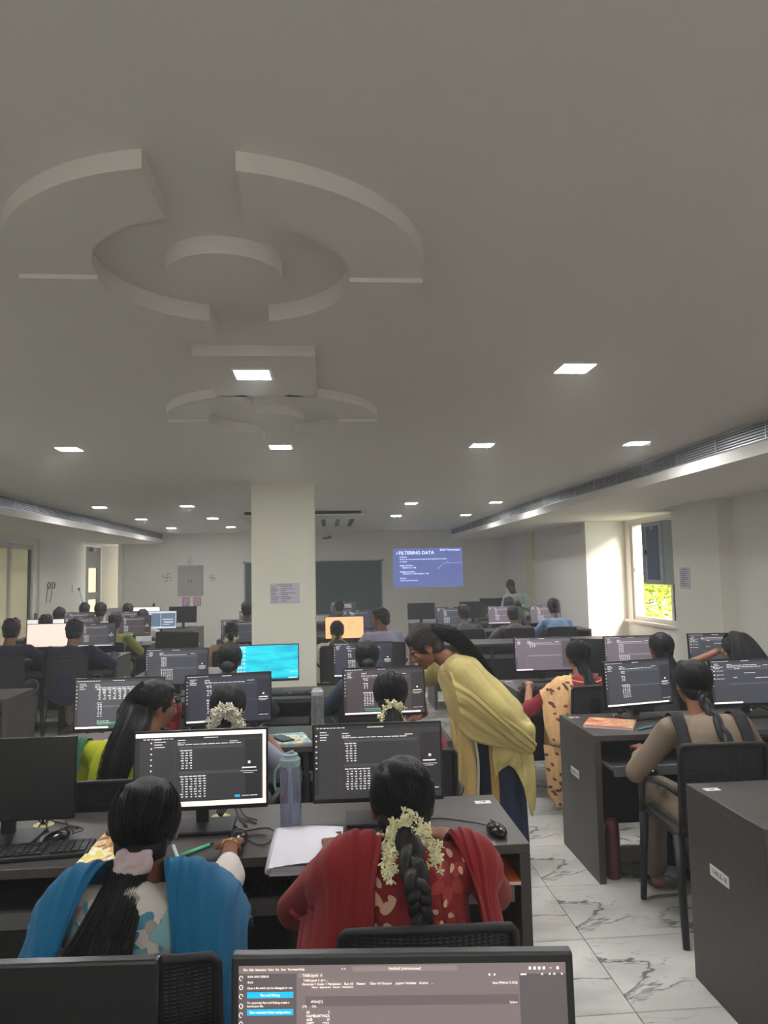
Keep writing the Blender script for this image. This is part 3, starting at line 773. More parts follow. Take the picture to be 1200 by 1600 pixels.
def near_monitor():
    """the big lit monitor in front of the camera: readable editor window"""
    x, y, top = .096, 1.06, 1.099; W, H = .476, .28
    t = thing('desktop_monitor', 'large lit monitor at the bottom of the frame with two blue screen buttons', 'monitor', (x, y, DZ), R(-5.4), 'flat desktop monitors')
    zc = top-H/2-DZ; Mt = T(0, 0, zc) @ Matrix.Rotation(R(-3), 4, 'X')
    MB().box(-W/2, 0, -H/2, W/2, .022, H/2, bev=.004, M=Mt).box(-W*.32, .02, -H*.3, W*.32, .042, H*.25, bev=.008, M=Mt).build('housing', mat('bezel_near', (40, 40, 42), .4), t)
    MB().box(-.022, .03, .005, .022, .055, zc+.02, bev=.004).build('stand_neck', BLACKP, t); MB().box(-.115, -.075, 0, .115, .085, .012, bev=.005).build('stand_base', BLACKP, t)
    sw, sh = W-.022, H-.026
    def fr(u0, v0, u1, v1, dd=.001):
        mb = MB(); q(mb, u0, v0, u1, v1, dd, sw, sh); return mb
    def put(name, m, mb, par):
        mb.v = [tuple(Mt @ Vector(v)) for v in mb.v]; return mb.build(name, m, par)
    bg = screen_mat('near_bg', (124, 112, 112), .62); dk = screen_mat('near_dark', (96, 88, 90), .6); lt = screen_mat('near_light', (142, 130, 128), .6)
    d = put('screen', bg, fr(0, 0, 1, 1, .0004), t)
    put('screen_side_bar', dk, merge(fr(0, .04, .018, 1), fr(.018, .04, .178, 1), fr(.858, .055, 1, 1)), d)
    put('screen_bars', lt, merge(fr(.35, .008, .67, .034), fr(.185, .04, .248, .062)), d)
    put('screen_cell', screen_mat('near_cell', (106, 96, 97), .6), fr(.205, .158, .853, .207), d)
    put('screen_button', screen_mat('near_azure', (28, 168, 232), 1), fr(.027, .133, .168, .163, .0013), d); put('screen_button', screen_mat('near_azure', (28, 168, 232), 1), fr(.027, .22, .168, .25, .0013), d)
    L = []
    def tx(s_, u, v, size=.0165, al='LEFT'): L.append(text_mb(s_, size*sh, T(-sw/2+u*sw, -.0016, sh/2-v*sh) @ FRONT, al))
    for s_, u in (('File', .015), ('Edit', .033), ('Selection', .052), ('View', .090), ('Go', .113), ('Run', .131), ('Terminal', .151), ('Help', .186)): tx(s_, u, .019)
    tx('RUN AND DEBUG', .028, .054, .0145); tx('RUN', .028, .083, .015); tx('Open a file which can be debugged or run.', .027, .112, .0145)
    tx('Run and Debug', .0975, .148, .017, 'CENTER'); tx('To customize Run and Debug create a', .027, .186, .0148); tx('launch.json file.', .027, .203, .0148)
    tx('Show automatic Python configurations', .0975, .235, .0142, 'CENTER')
    tx('TASK.ipynb  X', .197, .051, .018); tx('TASK.ipynb > df > ...', .199, .076, .016)
    for s_, u in (('Generate', .195), ('+ Code', .233), ('+ Markdown', .266), ('Run All', .324), ('Restart', .362), ('Clear All Outputs', .402), ('Jupyter Variables', .481), ('Outline', .552), ('...', .59)): tx(s_, u, .095, .0165)
    tx('Name   department   Course   Attendance', .225, .111, .013)
    tx('< >', .315, .019, .018); tx('PANDAS [Administrator]', .51, .021, .017, 'CENTER'); tx('base (Python 3.13.5)', .776, .098, .0165); tx('Python', .826, .197, .015)
    tx('df.iloc[1]', .222, .183, .018); tx('0.0s', .225, .207, .015); tx('[19]', .196, .207, .014)
    for i, (a, b) in enumerate((('ID', '2'), ('NAME', 'KARTHICK'), ('AGE', '19'), ('DEPT', 'CIVIL'), ('MARKS', '87'), ('Name: 1, dtype: object', ''))):
        tx(a, .208, .237+i*.0187, .0175)
        if b: tx(b, .279, .237+i*.0187, .0175, 'RIGHT')
    for k, v_ in enumerate((.061, .107, .153, .202, .247, .292)):
        pts = [(-sw/2+.0085*sw+.0024*math.cos(a), -.0016, sh/2-v_*sh+.0030*math.sin(a)) for a in np.linspace(0, 2*PI*(1 if k % 2 else .8), 9)]
        L.append(MB().tube(pts, .00045, 4))
    for u in (.888, .902, .916, .930, .972): L.append(fr(u, .019, u+.007, .033, .0016))
    for u in (.765, .780, .925, .948, .962, .985): L.append(fr(u, .052, u+.005, .061, .0016))
    L.append(fr(.95, .025, .958, .027, .0016)); L.append(fr(.862, .054, .88, .060, .0016))
    put('screen_text', screen_mat('near_text', (250, 236, 226), 1.0), merge(*L), d)
near_monitor()
Mo = make_monitor
Mo('unlit black monitor at the lower left corner behind the blue-shawl chair', -.452, 1.0, R(-3.5), 'off', 1.145)
Mo('monitor with a white-bordered code window in front of the blue-shawl woman', -.448, 2.69, R(1), 'framed', 1.086, 3, tone=0)
Mo('monitor with a dark code window in front of the woman in red', .174, 2.69, R(-1.5), 'code', 1.088, 4, tone=0)
Mo('unlit black monitor at the left edge of the first desk row', -1.10, 2.66, 0, 'off', 1.086)
Mo('monitor showing a wide data table beside the long-haired woman in yellow-green', -1.09, 4.02, R(0), 'table', 1.102, 5, tone=2)
Mo('monitor in front of the woman with a white jasmine bun', -.54, 4.13, R(7), 'tall', 1.094, 6, tone=3)
Mo('reddish-toned monitor in front of the maroon blouse woman at the second row', .313, 4.17, R(3), 'tall', 1.099, 7, tone=1)
Mo('grey code monitor in the third row left of the turquoise one', -1.113, 5.62, R(-3), 'code', 1.095, 8, tone=5)
Mo('bright turquoise sea wallpaper monitor against the pillar', -.446, 5.62, R(4), 'sea', 1.104, 9)
Mo('dark code monitor in the third row right of the pillar', .272, 5.70, R(-2), 'tall', 1.096, 11, tone=3)
Mo('glowing peach-coloured monitor behind the pillar row', .206, 8.85, R(2), 'peach', 1.109, 12)
Mo('code monitor between two seated women just left of the pillar', -1.0, 8.78, 0, 'code', 1.105, 13, tone=5)
Mo('small monitor half hidden behind the left side of the pillar', -.99, 10.5, 0, 'code', 1.12, 14, tone=5)
Mo('unlit monitor on the desk left of the pillar, facing sideways', -1.399, 7.02, R(-25), 'off', 1.111)
Mo('far monitor with white icons below the chalkboard', .30, 13.35, 0, 'table', 1.105, 15, tone=3)
Mo('far bluish monitor at the right end below the chalkboard', .449, 10.6, 0, 'sparse', 1.095, 16, tone=3)
Mo('monitor behind the open magazine on the right-hand desk', 1.814, 4.25, R(14), 'tall', 1.084, 17, tone=5)
Mo('monitor at the right frame edge beside the grey-kurta woman', 2.455, 4.20, R(2), 'chat', 1.080, 18, tone=5)
Mo('hazy monitor in front of the woman in the floral saree', 1.693, 5.75, R(2), 'sparse', 1.093, 19, tone=6)
Mo('monitor half hidden behind a dark head in the right third row', 2.42, 5.75, R(0), 'code', 1.083, 20, tone=6)
Mo('rightmost monitor against the wall in the right third row', 3.17, 5.85, R(-4), 'chat', 1.076, 21, tone=5)
Mo('unlit small monitor between the saree woman and the window-side monitor', 2.08, 5.95, R(-20), 'off', 1.05)
Mo('unlit black monitor below the left edge of the projected slide', 1.578, 12.35, R(2), 'off', 1.095)
Mo('dim code monitor left of the man in grey', 1.816, 10.75, R(8), 'code', 1.095, 22, tone=5)
Mo('unlit monitor behind the head of the man in grey', 2.449, 12.3, R(4), 'off', 1.10)
Mo('unlit monitor just left of the standing instructor', 3.05, 13.5, 0, 'off', 1.10)
Mo('monitor with text lines in front of the man in brown', 2.606, 10.85, R(2), 'tall', 1.09, 23, tone=6)
Mo('hazy monitor in front of the man in light blue', 3.25, 10.85, R(-2), 'code', 1.08, 24, tone=6)
Mo('blank pinkish-white monitor in front of the leftmost boy in navy', -3.127, 8.62, R(1), 'blank', 1.124)
Mo('code monitor in front of the second boy in navy', -2.62, 8.62, R(-1), 'tall', 1.117, 25, tone=2)
Mo('brownish code monitor right of the boy in olive', -2.56, 10.05, R(-3), 'tall', 1.119, 26, tone=1)
Mo('pale-framed monitor with two blue window halves at the left-hand rows', -2.48, 11.35, R(-3), 'split', 1.108)
Mo('unlit monitor under the two pink pictures', -2.428, 12.75, R(-4), 'off', 1.113)
Mo('white-screened monitor at the farthest left row', -3.058, 12.85, 0, 'white', 1.115, 27, tone=2)
Mo('monitor behind the dark heads, second from the left in the third left row', -3.70, 11.40, 0, 'code', 1.12, 28, tone=4)
Mo('monitor partly hidden by the second navy boy in the second left row', -3.22, 10.05, 0, 'code', 1.12, 29, tone=4)
Mo('monitor peeking out behind the boy in the white shirt', -2.98, 11.35, 0, 'code', 1.115, 30, tone=4)
Mo('bright monitor edge above the blank one at the far left', -3.66, 10.0, R(5), 'white', 1.10, 31, tone=5)

# ------------------------------------------------------------------ chairs
def weave_mat():
    m = mat('chair_weave', (34, 34, 36), .5); n = m.node_tree.nodes; l = m.node_tree.links; b = n['Principled BSDF']
    tc = n.new('ShaderNodeTexCoord'); w = n.new('ShaderNodeTexWave'); w.bands_direction = 'Z'; w.inputs['Scale'].default_value = 38
    w2 = n.new('ShaderNodeTexWave'); w2.bands_direction = 'X'; w2.inputs['Scale'].default_value = 22
    l.new(tc.outputs['Object'], w.inputs['Vector']); l.new(tc.outputs['Object'], w2.inputs['Vector'])
    a = n.new('ShaderNodeMath'); a.operation = 'MULTIPLY'; l.new(w.outputs['Fac'], a.inputs[0]); l.new(w2.outputs['Fac'], a.inputs[1])
    bp = n.new('ShaderNodeBump'); bp.inputs['Strength'].default_value = .6; bp.inputs['Distance'].default_value = .004
    l.new(a.outputs[0], bp.inputs['Height']); l.new(bp.outputs[0], b.inputs['Normal']); return m
WEAVE = weave_mat()
def chair_proto():
    t = thing('plastic_chair', 'x', 'chair', (0, 0, 0), 0, 'black woven-look plastic chairs')
    # curved back: sits at y 0 (rear), seat forward (+y)
    vs = []; fs = []; nx, nz = 14, 9
    for s in (0, 1):
        for j in range(nz):
            v = j/(nz-1); z = .47+.37*v
            for i in range(nx):
                u = -1+2*i/(nx-1); w = .184+.006*math.sin(v*PI)
                y = -.035*v-.03*(1-u*u)*1.0+.0+(0 if s else .018); zz = z+(.004*(1-u*u) if j == nz-1 else 0)
                vs.append((u*w, y, zz))
    K = nx*nz
    for j in range(nz-1):
        for i in range(nx-1):
            a = j*nx+i; fs.append((a, a+1, a+1+nx, a+nx)); fs.append((a+K, a+nx+K, a+1+nx+K, a+1+K))
    for i in range(nx-1):
        fs.append((i, i+K, i+1+K, i+1)); qv = (nz-1)*nx+i; fs.append((qv, qv+1, qv+1+K, qv+K))
    for j in range(nz-1):
        a = j*nx; fs.append((a, a+nx, a+nx+K, a+K)); b = a+nx-1; fs.append((b, b+K, b+nx+K, b+nx))
    mb = MB(); mb.v = vs; mb.f = fs; mb.build('backrest', WEAVE, t, auto=True)
    MB().tube([(-.190, -.002, .45), (-.194, -.025, .70), (-.192, -.036, .828), (-.182, -.042, .842), (-.10, -.056, .848), (0, -.062, .850), (.10, -.056, .848), (.182, -.042, .842), (.192, -.036, .828), (.194, -.025, .70), (.190, -.002, .45)], .011, 8).build('back_frame', CHAIR, t, smooth=True)
    MB().box(-.215, .0, .435, .215, .42, .46, bev=.012).build('seat', WEAVE, t, auto=True)
    for x in (-.205, .205):
        s = 1 if x > 0 else -1
        MB().tube([(x, .0, .45), (x*1.03, -.03, .22), (x*1.07, -.065, 0)], [.022, .018, .015], 8).build('leg', CHAIR, t, smooth=True)
        MB().tube([(x, .39, .45), (x*1.03, .41, .22), (x*1.06, .425, 0)], [.022, .018, .015], 8).build('leg', CHAIR, t, smooth=True)
        MB().tube([(x*1.0, -.02, .63), (x*1.14, .03, .655), (x*1.20, .16, .645), (x*1.17, .30, .61), (x*1.06, .39, .44)], [.011, .013, .014, .014, .014], 8).build('armrest', CHAIR, t, smooth=True)
    return register(t)
CH = chair_proto(); CH_USED = [False]
def chair(x, y, rz, label):
    c = CH if not CH_USED[0] else copy_tree(CH); CH_USED[0] = True
    c.location = (x, y, 0); c.rotation_euler = (0, 0, rz); c['label'] = label; return c

# ------------------------------------------------------------------ people
def ik(a, b, l1, l2, pole):
    a = Vector(a); b = Vector(b); d = b-a; L = min(d.length, (l1+l2)*.995); d.normalize(); b = a+d*L
    c = (l1*l1+L*L-l2*l2)/(2*L); h = math.sqrt(max(l1*l1-c*c, 0)); p = Vector(pole); p = (p-d*p.dot(d)).normalized()
    return a+d*c+p*h, b
def hand(mb, w, d, n, side, curl=.45, k=1.0):
    """palm, four fingers and a thumb; w wrist, d pointing direction, n back-of-hand normal, side +1 right hand"""
    w = Vector(w); d = Vector(d).normalized(); n = Vector(n); n = (n-d*n.dot(d)).normalized(); s = d.cross(n)*side     # s points to the little-finger side
    mb.cap(w, w+d*.03*k, .022*k, .024*k, 10)
    for i, (o, L, f) in enumerate(((-.028, .066, .9), (-.010, .074, 1), (.009, .069, .96), (.026, .056, .84))):
        kn = w+d*(.082-.006*abs(i-1.3))*k+s*o*k
        mb.cap(w+d*.015*k+s*o*.45*k, kn, .0135*k, .0105*k, 8)
        d1 = (d*math.cos(curl*.6)-n*math.sin(curl*.6)+s*(o*3)).normalized(); p1 = kn+d1*L*.5*k
        d2 = (d*math.cos(curl*1.5)-n*math.sin(curl*1.5)+s*(o*2)).normalized(); p2 = p1+d2*L*.32*k
        d3 = (d*math.cos(curl*2.3)-n*math.sin(curl*2.3)).normalized(); p3 = p2+d3*L*.22*k
        mb.cap(kn, p1, .0098*k, .0085*k, 8); mb.cap(p1, p2, .0085*k, .0075*k, 8); mb.cap(p2, p3, .0075*k, .006*k, 8)
    b = w+d*.02*k-s*.018*k; t1 = b+(d*.6-s*.75-n*.2).normalized()*.036*k; t2 = t1+(d*.9-s*.25-n*.3).normalized()*.03*k
    mb.cap(b, t1, .0135*k, .011*k, 8); mb.cap(t1, t2, .0105*k, .0085*k, 8)

def head_frame(hc, yaw=0, pitch=0, roll=0):
    return T(*hc) @ Euler((R(-pitch), R(roll), R(yaw)), 'XYZ').to_matrix().to_4x4() if False else T(*hc) @ (Matrix.Rotation(R(yaw), 4, 'Z') @ Matrix.Rotation(R(roll), 4, 'Y') @ Matrix.Rotation(R(-pitch), 4, 'X'))
def add_head(mb, F, k=1.0):
    """F: frame with +y to the face, +z to the crown"""
    F3 = F.to_3x3()
    def e(c, r, rot=None): mb.ell(F @ (Vector(c)*k), [q_*k for q_ in r], F3 @ rot if rot is not None else F3)
    def c(a, b, ra, rb): mb.cap(F @ (Vector(a)*k), F @ (Vector(b)*k), ra*k, rb*k, 10)
    e((0, -.005, .018), (.070, .090, .088)); e((0, .028, -.028), (.058, .060, .072)); e((0, .040, -.068), (.040, .040, .032))
    e((0, .068, -.088), (.020, .018, .016))                      # chin
    c((0, .084, .012), (0, .102, -.024), .009, .013); e((-.011, .092, -.030), (.009, .009, .007)); e((.011, .092, -.030), (.009, .009, .007))
    e((0, .082, -.052), (.023, .013, .006)); e((0, .080, -.061), (.020, .013, .007))          # lips
    c((-.042, .070, .020), (-.012, .084, .018), .008, .008); c((.042, .070, .020), (.012, .084, .018), .008, .008)
    e((-.036, .062, -.022), (.020, .018, .018)); e((.036, .062, -.022), (.020, .018, .018))
    for s in (-1, 1):
        e((s*.072, -.004, -.010), (.009, .019, .031), Matrix.Rotation(s*-.25, 3, 'Z')); e((s*.072, .004, -.034), (.007, .010, .010))
def add_eyes(root, F, k=1.0):
    for s in (-1, 1):
        e = MB().ell(F @ (Vector((s*.030, .0655, .000))*k), (.0105*k,)*3, seg=12, rings=8).build('eye', mat('eye_white', (220, 214, 205), .3), root, smooth=True)
        MB().ell(F @ (Vector((s*.0305, .072, -.001))*k), (.0055*k,)*3, seg=10, rings=6).build('iris', mat('iris', (26, 18, 14), .2), e, smooth=True)
        MB().tube([F @ (Vector((s*x, .083-abs(x-.03)*.5, .022-abs(x-.028)*.3))*k) for x in (.012, .028, .046)], .0028*k, 5).build('eyebrow', HAIR, root, smooth=True)

def hair_cap(root, F, k=1.0, m=None, voxel=.008, male=False, seed=0, extra=None, disp=.003):
    mb = MB(); F3 = F.to_3x3()
    def e(c, r): mb.ell(F @ (Vector(c)*k), [v*k for v in r], F3)
    if male:
        e((0, -.014, .030), (.084, .096, .090)); e((0, -.04, -.030), (.070, .058, .055)); e((0, .045, .085), (.062, .045, .034))
        rr = random.Random(seed)
        for i in range(16):
            a = rr.uniform(0, 2*PI); b = rr.uniform(.3, 1.3); e((.07*math.cos(a)*math.cos(b), -.01+.08*math.sin(a)*math.cos(b), .035+.08*math.sin(b)), (.022, .022, .02))
    else:
        e((0, -.014, .024), (.081, .094, .092)); e((0, -.045, -.030), (.068, .052, .060))
        e((0, .03, .075), (.055, .05, .035))
    if extra: extra(mb, F, k)
    me = remesh(mb, voxel, 3, folds(disp, (60, 50, 140), (150, 90, 40), seed))
    return link('hair', me, m or HAIR, root)

def strands(name, root, paths, r, m, seg=3):
    mb = MB()
    for p in paths:
        n = len(p); mb.tube(p, [r*(1-.6*i/(n-1)) for i in range(n)], seg, cap=False)
    return mb.build(name, m, root, smooth=True)
def combed(root, F, tie, n, k=1.0, seed=0, rad=(.083, .096, .094), cen=(0, -.014, .024), m=None, parent_name='hair_strands', r=.0016):
    """strands combed over the scalp from the hairline to the tie point"""
    rr = random.Random(seed); C = Vector(cen); P = []
    t = Vector(tie)-C; t = Vector((t.x/rad[0], t.y/rad[1], t.z/rad[2])).normalized()
    for i in range(n):
        a = rr.uniform(0, 2*PI); el = rr.uniform(-.35, .9)
        s = Vector((math.cos(a)*math.cos(el), math.sin(a)*math.cos(el), math.sin(el)))
        if s.y > .3 and s.z < .45: s.z = rr.uniform(.5, .9); s.normalize()
        ang = s.angle(t)
        if ang < .25 or ang > 2.8: continue
        pts = []; lift = rr.uniform(1.0, 1.035); wob = rr.uniform(-.06, .06)
        ax = s.cross(t).normalized()
        for j in range(9):
            u = j/8; v = Matrix.Rotation(ang*u, 3, ax) @ s; v = v+ax*wob*math.sin(PI*u)*.6
            v.normalize(); pts.append(F @ ((C+Vector((v.x*rad[0], v.y*rad[1], v.z*rad[2]))*lift)*k))
        P.append(pts)
    return strands(parent_name, root, P, r*k, m or HAIR_S)
def braid(root, path, w, m=None, seed=0, turns=None):
    pts = catmull(path, 90); L = float(np.sum(np.linalg.norm(np.diff(pts, axis=0), axis=1)))
    turns = turns or max(3, L/.075); mb = MB()
    for s in range(3):
        P = []; rs = []
        for i, p in enumerate(pts):
            u = i/89; t = pts[min(i+1, 89)]-pts[max(i-1, 0)]; t = Vector(t).normalized()
            sx = Vector((1, 0, 0)); sx = (sx-t*sx.dot(t)).normalized(); sy = t.cross(sx)
            ph = 2*PI*turns*u/2+s*2*PI/3; ww = w*(1-.55*u**1.5)
            P.append(Vector(p)+sx*ww*.52*math.sin(ph)+sy*ww*.30*math.sin(2*ph)); rs.append(ww*.54)
        mb.tube(P, rs, 8)
    b = mb.build('braid', m or HAIR, root, smooth=True)
    # short wisps at the end
    rr = random.Random(seed); e = Vector(pts[-1]); P = []
    for i in range(26):
        o = Vector((rr.uniform(-1, 1), rr.uniform(-1, 1), 0))*w*.3; P.append([e+o*.5+Vector((0, 0, .02)), e+o+Vector((0, 0, -.02)), e+o*1.4+Vector((0, 0, -.06))])
    strands('braid_tip', b, P, .0022, HAIR_S); return b
def tail(root, path, w0, w1, n, m=None, seed=0, name='ponytail', flat=.6, core=True, r=.0022):
    """loose bundle of hair following a path; w0..w1 half widths"""
    pts = catmull(path, 22); rr = random.Random(seed); w0 = w0 if isinstance(w0, list) else [w0, w1]
    ws = np.interp(np.linspace(0, 1, 22), np.linspace(0, 1, len(w0)), w0); o = None
    cross = []
    for i in range(22):
        t = Vector(pts[min(i+1, 21)]-pts[max(i-1, 0)]).normalized(); sx = Vector((1, 0, 0)); sx = (sx-t*sx.dot(t)).normalized(); cross.append((sx, t.cross(sx)))
    if core:
        mb = MB(); vs = []; fs = []; sg = 20
        for i in range(22):
            sx, sy = cross[i]
            for k in range(sg):
                a = 2*PI*k/sg; q_ = 1+.07*math.sin(5*a+seed+i*.15); vs.append(Vector(pts[i])+(sx*math.cos(a)+sy*math.sin(a)*flat)*ws[i]*.92*q_)
        for i in range(21):
            for k in range(sg):
                a = i*sg+k; b = i*sg+(k+1) % sg; fs.append((a, b, b+sg, a+sg))
        fs.append(tuple(range(sg))[::-1]); fs.append(tuple(21*sg+k for k in range(sg)))
        mb.add(vs, fs); o = mb.build(name, m or HAIR, root, smooth=True)
    P = []
    for i in range(n):
        a = rr.uniform(0, 2*PI); q_ = rr.uniform(.82, 1.06); ph = rr.uniform(0, 6); st = rr.randint(0, 3); en = rr.randint(17, 21); line = []
        for j in range(st, en+1, 2):
            sx, sy = cross[j]; aa = a+.10*math.sin(j*.35+ph); line.append(Vector(pts[j])+(sx*math.cos(aa)+sy*math.sin(aa)*flat)*ws[j]*q_*(1+.06*math.sin(j*.5+ph)))
        if len(line) > 2: P.append(line)
    strands('hair_strands', o or root, P, r, HAIR_S); return o
def blossom_mesh(seed=0, r=.012):
    mb = MB(); rr = random.Random(seed)
    for k in range(5):
        a = 2*PI*k/5+rr.uniform(-.2, .2); c = (r*.55*math.cos(a), r*.55*math.sin(a), r*.35)
        M = (Matrix.Rotation(a, 3, 'Z') @ Matrix.Rotation(-.6, 3, 'Y')); mb.ell(c, (r*.60, r*.34, r*.18), M, 6, 4)
    mb.cap((0, 0, -r*.9), (0, 0, r*.3), r*.14, r*.2, 5)
    return mb
def garland(root, path, n, w, m, seed=0, r=.012, label=None, fine=True):
    g = MB().tube([Vector(p) for p in catmull(path, 20)], .002, 5).build('jasmine_garland', m, root)
    if label: g['label'] = label
    rr = random.Random(seed); pts = catmull(path, 60)
    mesh = blossom_mesh(seed, r).mesh('blossom', True); mesh.materials.append(m); allb = MB()
    for i in range(n):
        p = Vector(pts[rr.randint(0, 59)])+Vector((rr.gauss(0, 1), rr.gauss(0, .6), rr.gauss(0, 1)))*w*.42
        Mx = T(*p) @ Euler((rr.uniform(0, 6), rr.uniform(0, 6), rr.uniform(0, 6))).to_matrix().to_4x4() @ Matrix.Scale(rr.uniform(.75, 1.2), 4)
        if fine:
            o = bpy.data.objects.new('blossom', mesh); COL.objects.link(o); o.parent = g; o.matrix_local = Mx
        else:
            b = blossom_mesh(i, r); allb.add([Mx @ v for v in map(Vector, b.v)], b.f)
    if not fine:
        b = allb.build('blossoms', m, g, smooth=True); b['kind'] = 'stuff'
    return g

def person(label, x, y, ztop, yaw=0, skin=SKIN, top=(90, 90, 90), top_mat=None, legs=(40, 40, 46), hair='short', hair_m=None, head=(0, 8, 0), lean=0.0,
           lh=None, rh=None, sleeve=1.0, voxel=.012, k=1.0, sex='f', neck_low=False, seed=0, eyes=False, cloth_amp=.004, hands=True, long_top=True, collar=None, wide=1.0, hoff=(0, .09), fine=False, group=None, legs_on=True, neck=.262):
    """seated figure; local +y is the way it faces; x,y = where the head is"""
    cy, sy = math.cos(yaw), math.sin(yaw); ox, oy = hoff
    t = thing('person', label, 'person', (x-(ox*cy-oy*sy), y-(ox*sy+oy*cy), 0), yaw, group)
    nz = ztop-neck*k; hc = (ox, oy, ztop-.120*k); F = head_frame(hc, *head)
    sh = .158*k*wide; shz = nz-.045
    hip = Vector((0, -.09, .50)); chest = Vector((0, -.05+lean*.3, .5+.62*(nz-.5))); nb = Vector((ox*.5, .02+lean*.2, nz))
    lw = lh or (-.17, .40, .775); rw = rh or (.17, .40, .775)
    arms = []
    for s, wv in ((-1, lw), (1, rw)):
        a = Vector((s*sh, -.01, shz)); el, w = ik(a, wv, .285*k, .262*k, (s*.75, -.35, -.8)); arms.append((s, a, el, w))
    # body (one continuous surface)
    b = MB(); add_head(b, F, k)
    b.cap(nb+Vector((0, -.01, -.04)), Vector(hc)+Vector((0, -.022, -.045)), .056*k, .05*k)
    b.ell(hip, (.155*k, .12, .11)); b.ell(chest, (.125*k, .085, .15)); b.cap(hip, chest, .10, .10); b.cap((-sh*.75, -.01, shz), (sh*.75, -.01, shz), .05, .05)
    for s, a, el, w in arms:
        b.cap(a, el, .042*k, .034*k); b.cap(el, w, .034*k, .022*k)
        if hands: hand(b, w, (w-el)*.4+Vector((0, .25, -.04)), (0, .1, 1), s, .4, 1.0*k if not fine else 1.0*k)
    for s in (-1, 1):
        kn = Vector((s*.11, .34, .50)); an = Vector((s*.11, .36, .09))
        b.cap(hip+Vector((s*.08, .02, -.01)), kn, .075, .055); b.cap(kn, an, .052, .034); b.cap(an+Vector((0, -.03, -.045)), an+Vector((0, .13, -.055)), .032, .026)
    link('body', remesh(b, min(voxel, .008 if hands and fine else voxel), 3), skin, t)
    # upper garment
    c = MB(); c.ell(hip+Vector((0, 0, -.0)), (.185*k*wide, .145, .12)); c.ell(chest+Vector((0, -.004, 0)), (.150*k*wide, .115, .19)); c.cap(hip, chest, .135*k, .13*k)
    c.cap((-sh*.85, -.012, shz-.008), (sh*.85, -.012, shz-.008), .064, .064); c.ell((0, -.02, shz+.005), (.10*k, .07, .05))
    for s, a, el, w in arms:
        c.cap(a, a+(el-a)*min(1, sleeve*2), .060*k, .050*k)
        if sleeve > .5: c.cap(el, el+(w-el)*min(1, (sleeve-.5)*2*.95), .050*k, .036*k)
    if long_top:
        for s in (-1, 1): c.cap(hip+Vector((s*.09, 0, -.02)), Vector((s*.11, .26, .505)), .10, .08)
    gm = top_mat or mat('cloth_%d_%d_%d' % top, top, .85, var=.06, vscale=8, bump=.08, bscale=150, sheen=.05)
    top_o = link('upper_garment', remesh(c, voxel, 2, folds(cloth_amp, seed=seed)), gm, t)
    if legs_on:
        l_ = MB(); flare = .02 if sex == 'f' else 0
        for s in (-1, 1):
            kn = Vector((s*.115, .35, .50)); an = Vector((s*.12, .36, .12)); l_.cap(hip+Vector((s*.08, .02, -.01)), kn, .09, .07); l_.cap(kn, an, .068, .046+flare)
        l_.ell(hip+Vector((0, 0, -.03)), (.17, .13, .09))
        link('trousers', remesh(l_, voxel*1.3, 2, folds(.003, seed=seed+4)), mat('legs_%d_%d_%d' % legs, legs, .85, bump=.05, bscale=120), t)
        f = MB()
        for s in (-1, 1): f.ell((s*.11, .42, .03), (.042, .115, .032))
        f.build('footwear', mat('footwear', (38, 30, 28), .5), t, smooth=True)
    hm = hair_m or HAIR
    hp = hair_cap(t, F, k, hm, min(voxel, .010), male=(hair == 'short'), seed=seed)
    if collar is not None:
        MB().tube([Vector((.062*k*math.cos(a), .0+.062*k*math.sin(a), nz+.012)) for a in np.linspace(0, 2*PI, 17)], .009, 6, cap=False).build('collar', mat('collar_%d_%d_%d' % collar, collar, .8), t, smooth=True)
    if eyes: add_eyes(t, F, k)
    return t, F, top_o, dict(nz=nz, shz=shz, sh=sh, hc=Vector(hc), hip=hip, chest=chest, arms=arms, hair=hp)

def back_y(target, x, z, off=.02):
    me = target.data; bvh = BVHTree.FromPolygons([v.co for v in me.vertices], [tuple(p.vertices) for p in me.polygons])
    h = bvh.ray_cast(Vector((x, -1.2, z)), Vector((0, 1, 0)))
    return Vector((x, (h[0].y if h[0] is not None else -.15)-off, z))
def decal(root, target, polys, m, name, off=.003, y_from=-.6, direction=(0, 1, 0)):
    """flat print laid on the cloth: 2-D outlines in (x, z) cast onto the garment"""
    me = target.data; bvh = BVHTree.FromPolygons([v.co for v in me.vertices], [tuple(p.vertices) for p in me.polygons]); D = Vector(direction)
    mb = MB()
    for poly in polys:
        cx = sum(p[0] for p in poly)/len(poly); cz = sum(p[1] for p in poly)/len(poly); n = len(poly); rows = []
        for f in (0.001, .35, .7, 1.0):
            row = []
            for px, pz in poly:
                o = Vector((cx+(px-cx)*f, y_from, cz+(pz-cz)*f)); h = bvh.ray_cast(o, D)
                row.append((h[0]+h[1]*off*(1 if h[1].dot(D) < 0 else -1)) if h[0] is not None else None)
            rows.append(row)
        if any(v is None for r_ in rows for v in r_): continue
        fs = [];
        for a in range(3):
            for i in range(n):
                fs.append((a*n+i, a*n+(i+1) % n, (a+1)*n+(i+1) % n, (a+1)*n+i))
        mb.add([v for r_ in rows for v in r_], fs)
    return mb.build(name, m, root, smooth=True)
def petal(cx, cz, ang, L, w, n=12):
    out = []
    for i in range(n):
        a = 2*PI*i/n; u = L/2+L/2*math.cos(a); v = w/2*math.sin(a)*(1-.35*math.cos(a)); out.append((cx+u*math.cos(ang)-v*math.sin(ang), cz+u*math.sin(ang)+v*math.cos(ang)))
    return out
def ringpoly(cx, cz, ang, L, w): return petal(cx, cz, ang, L, w)

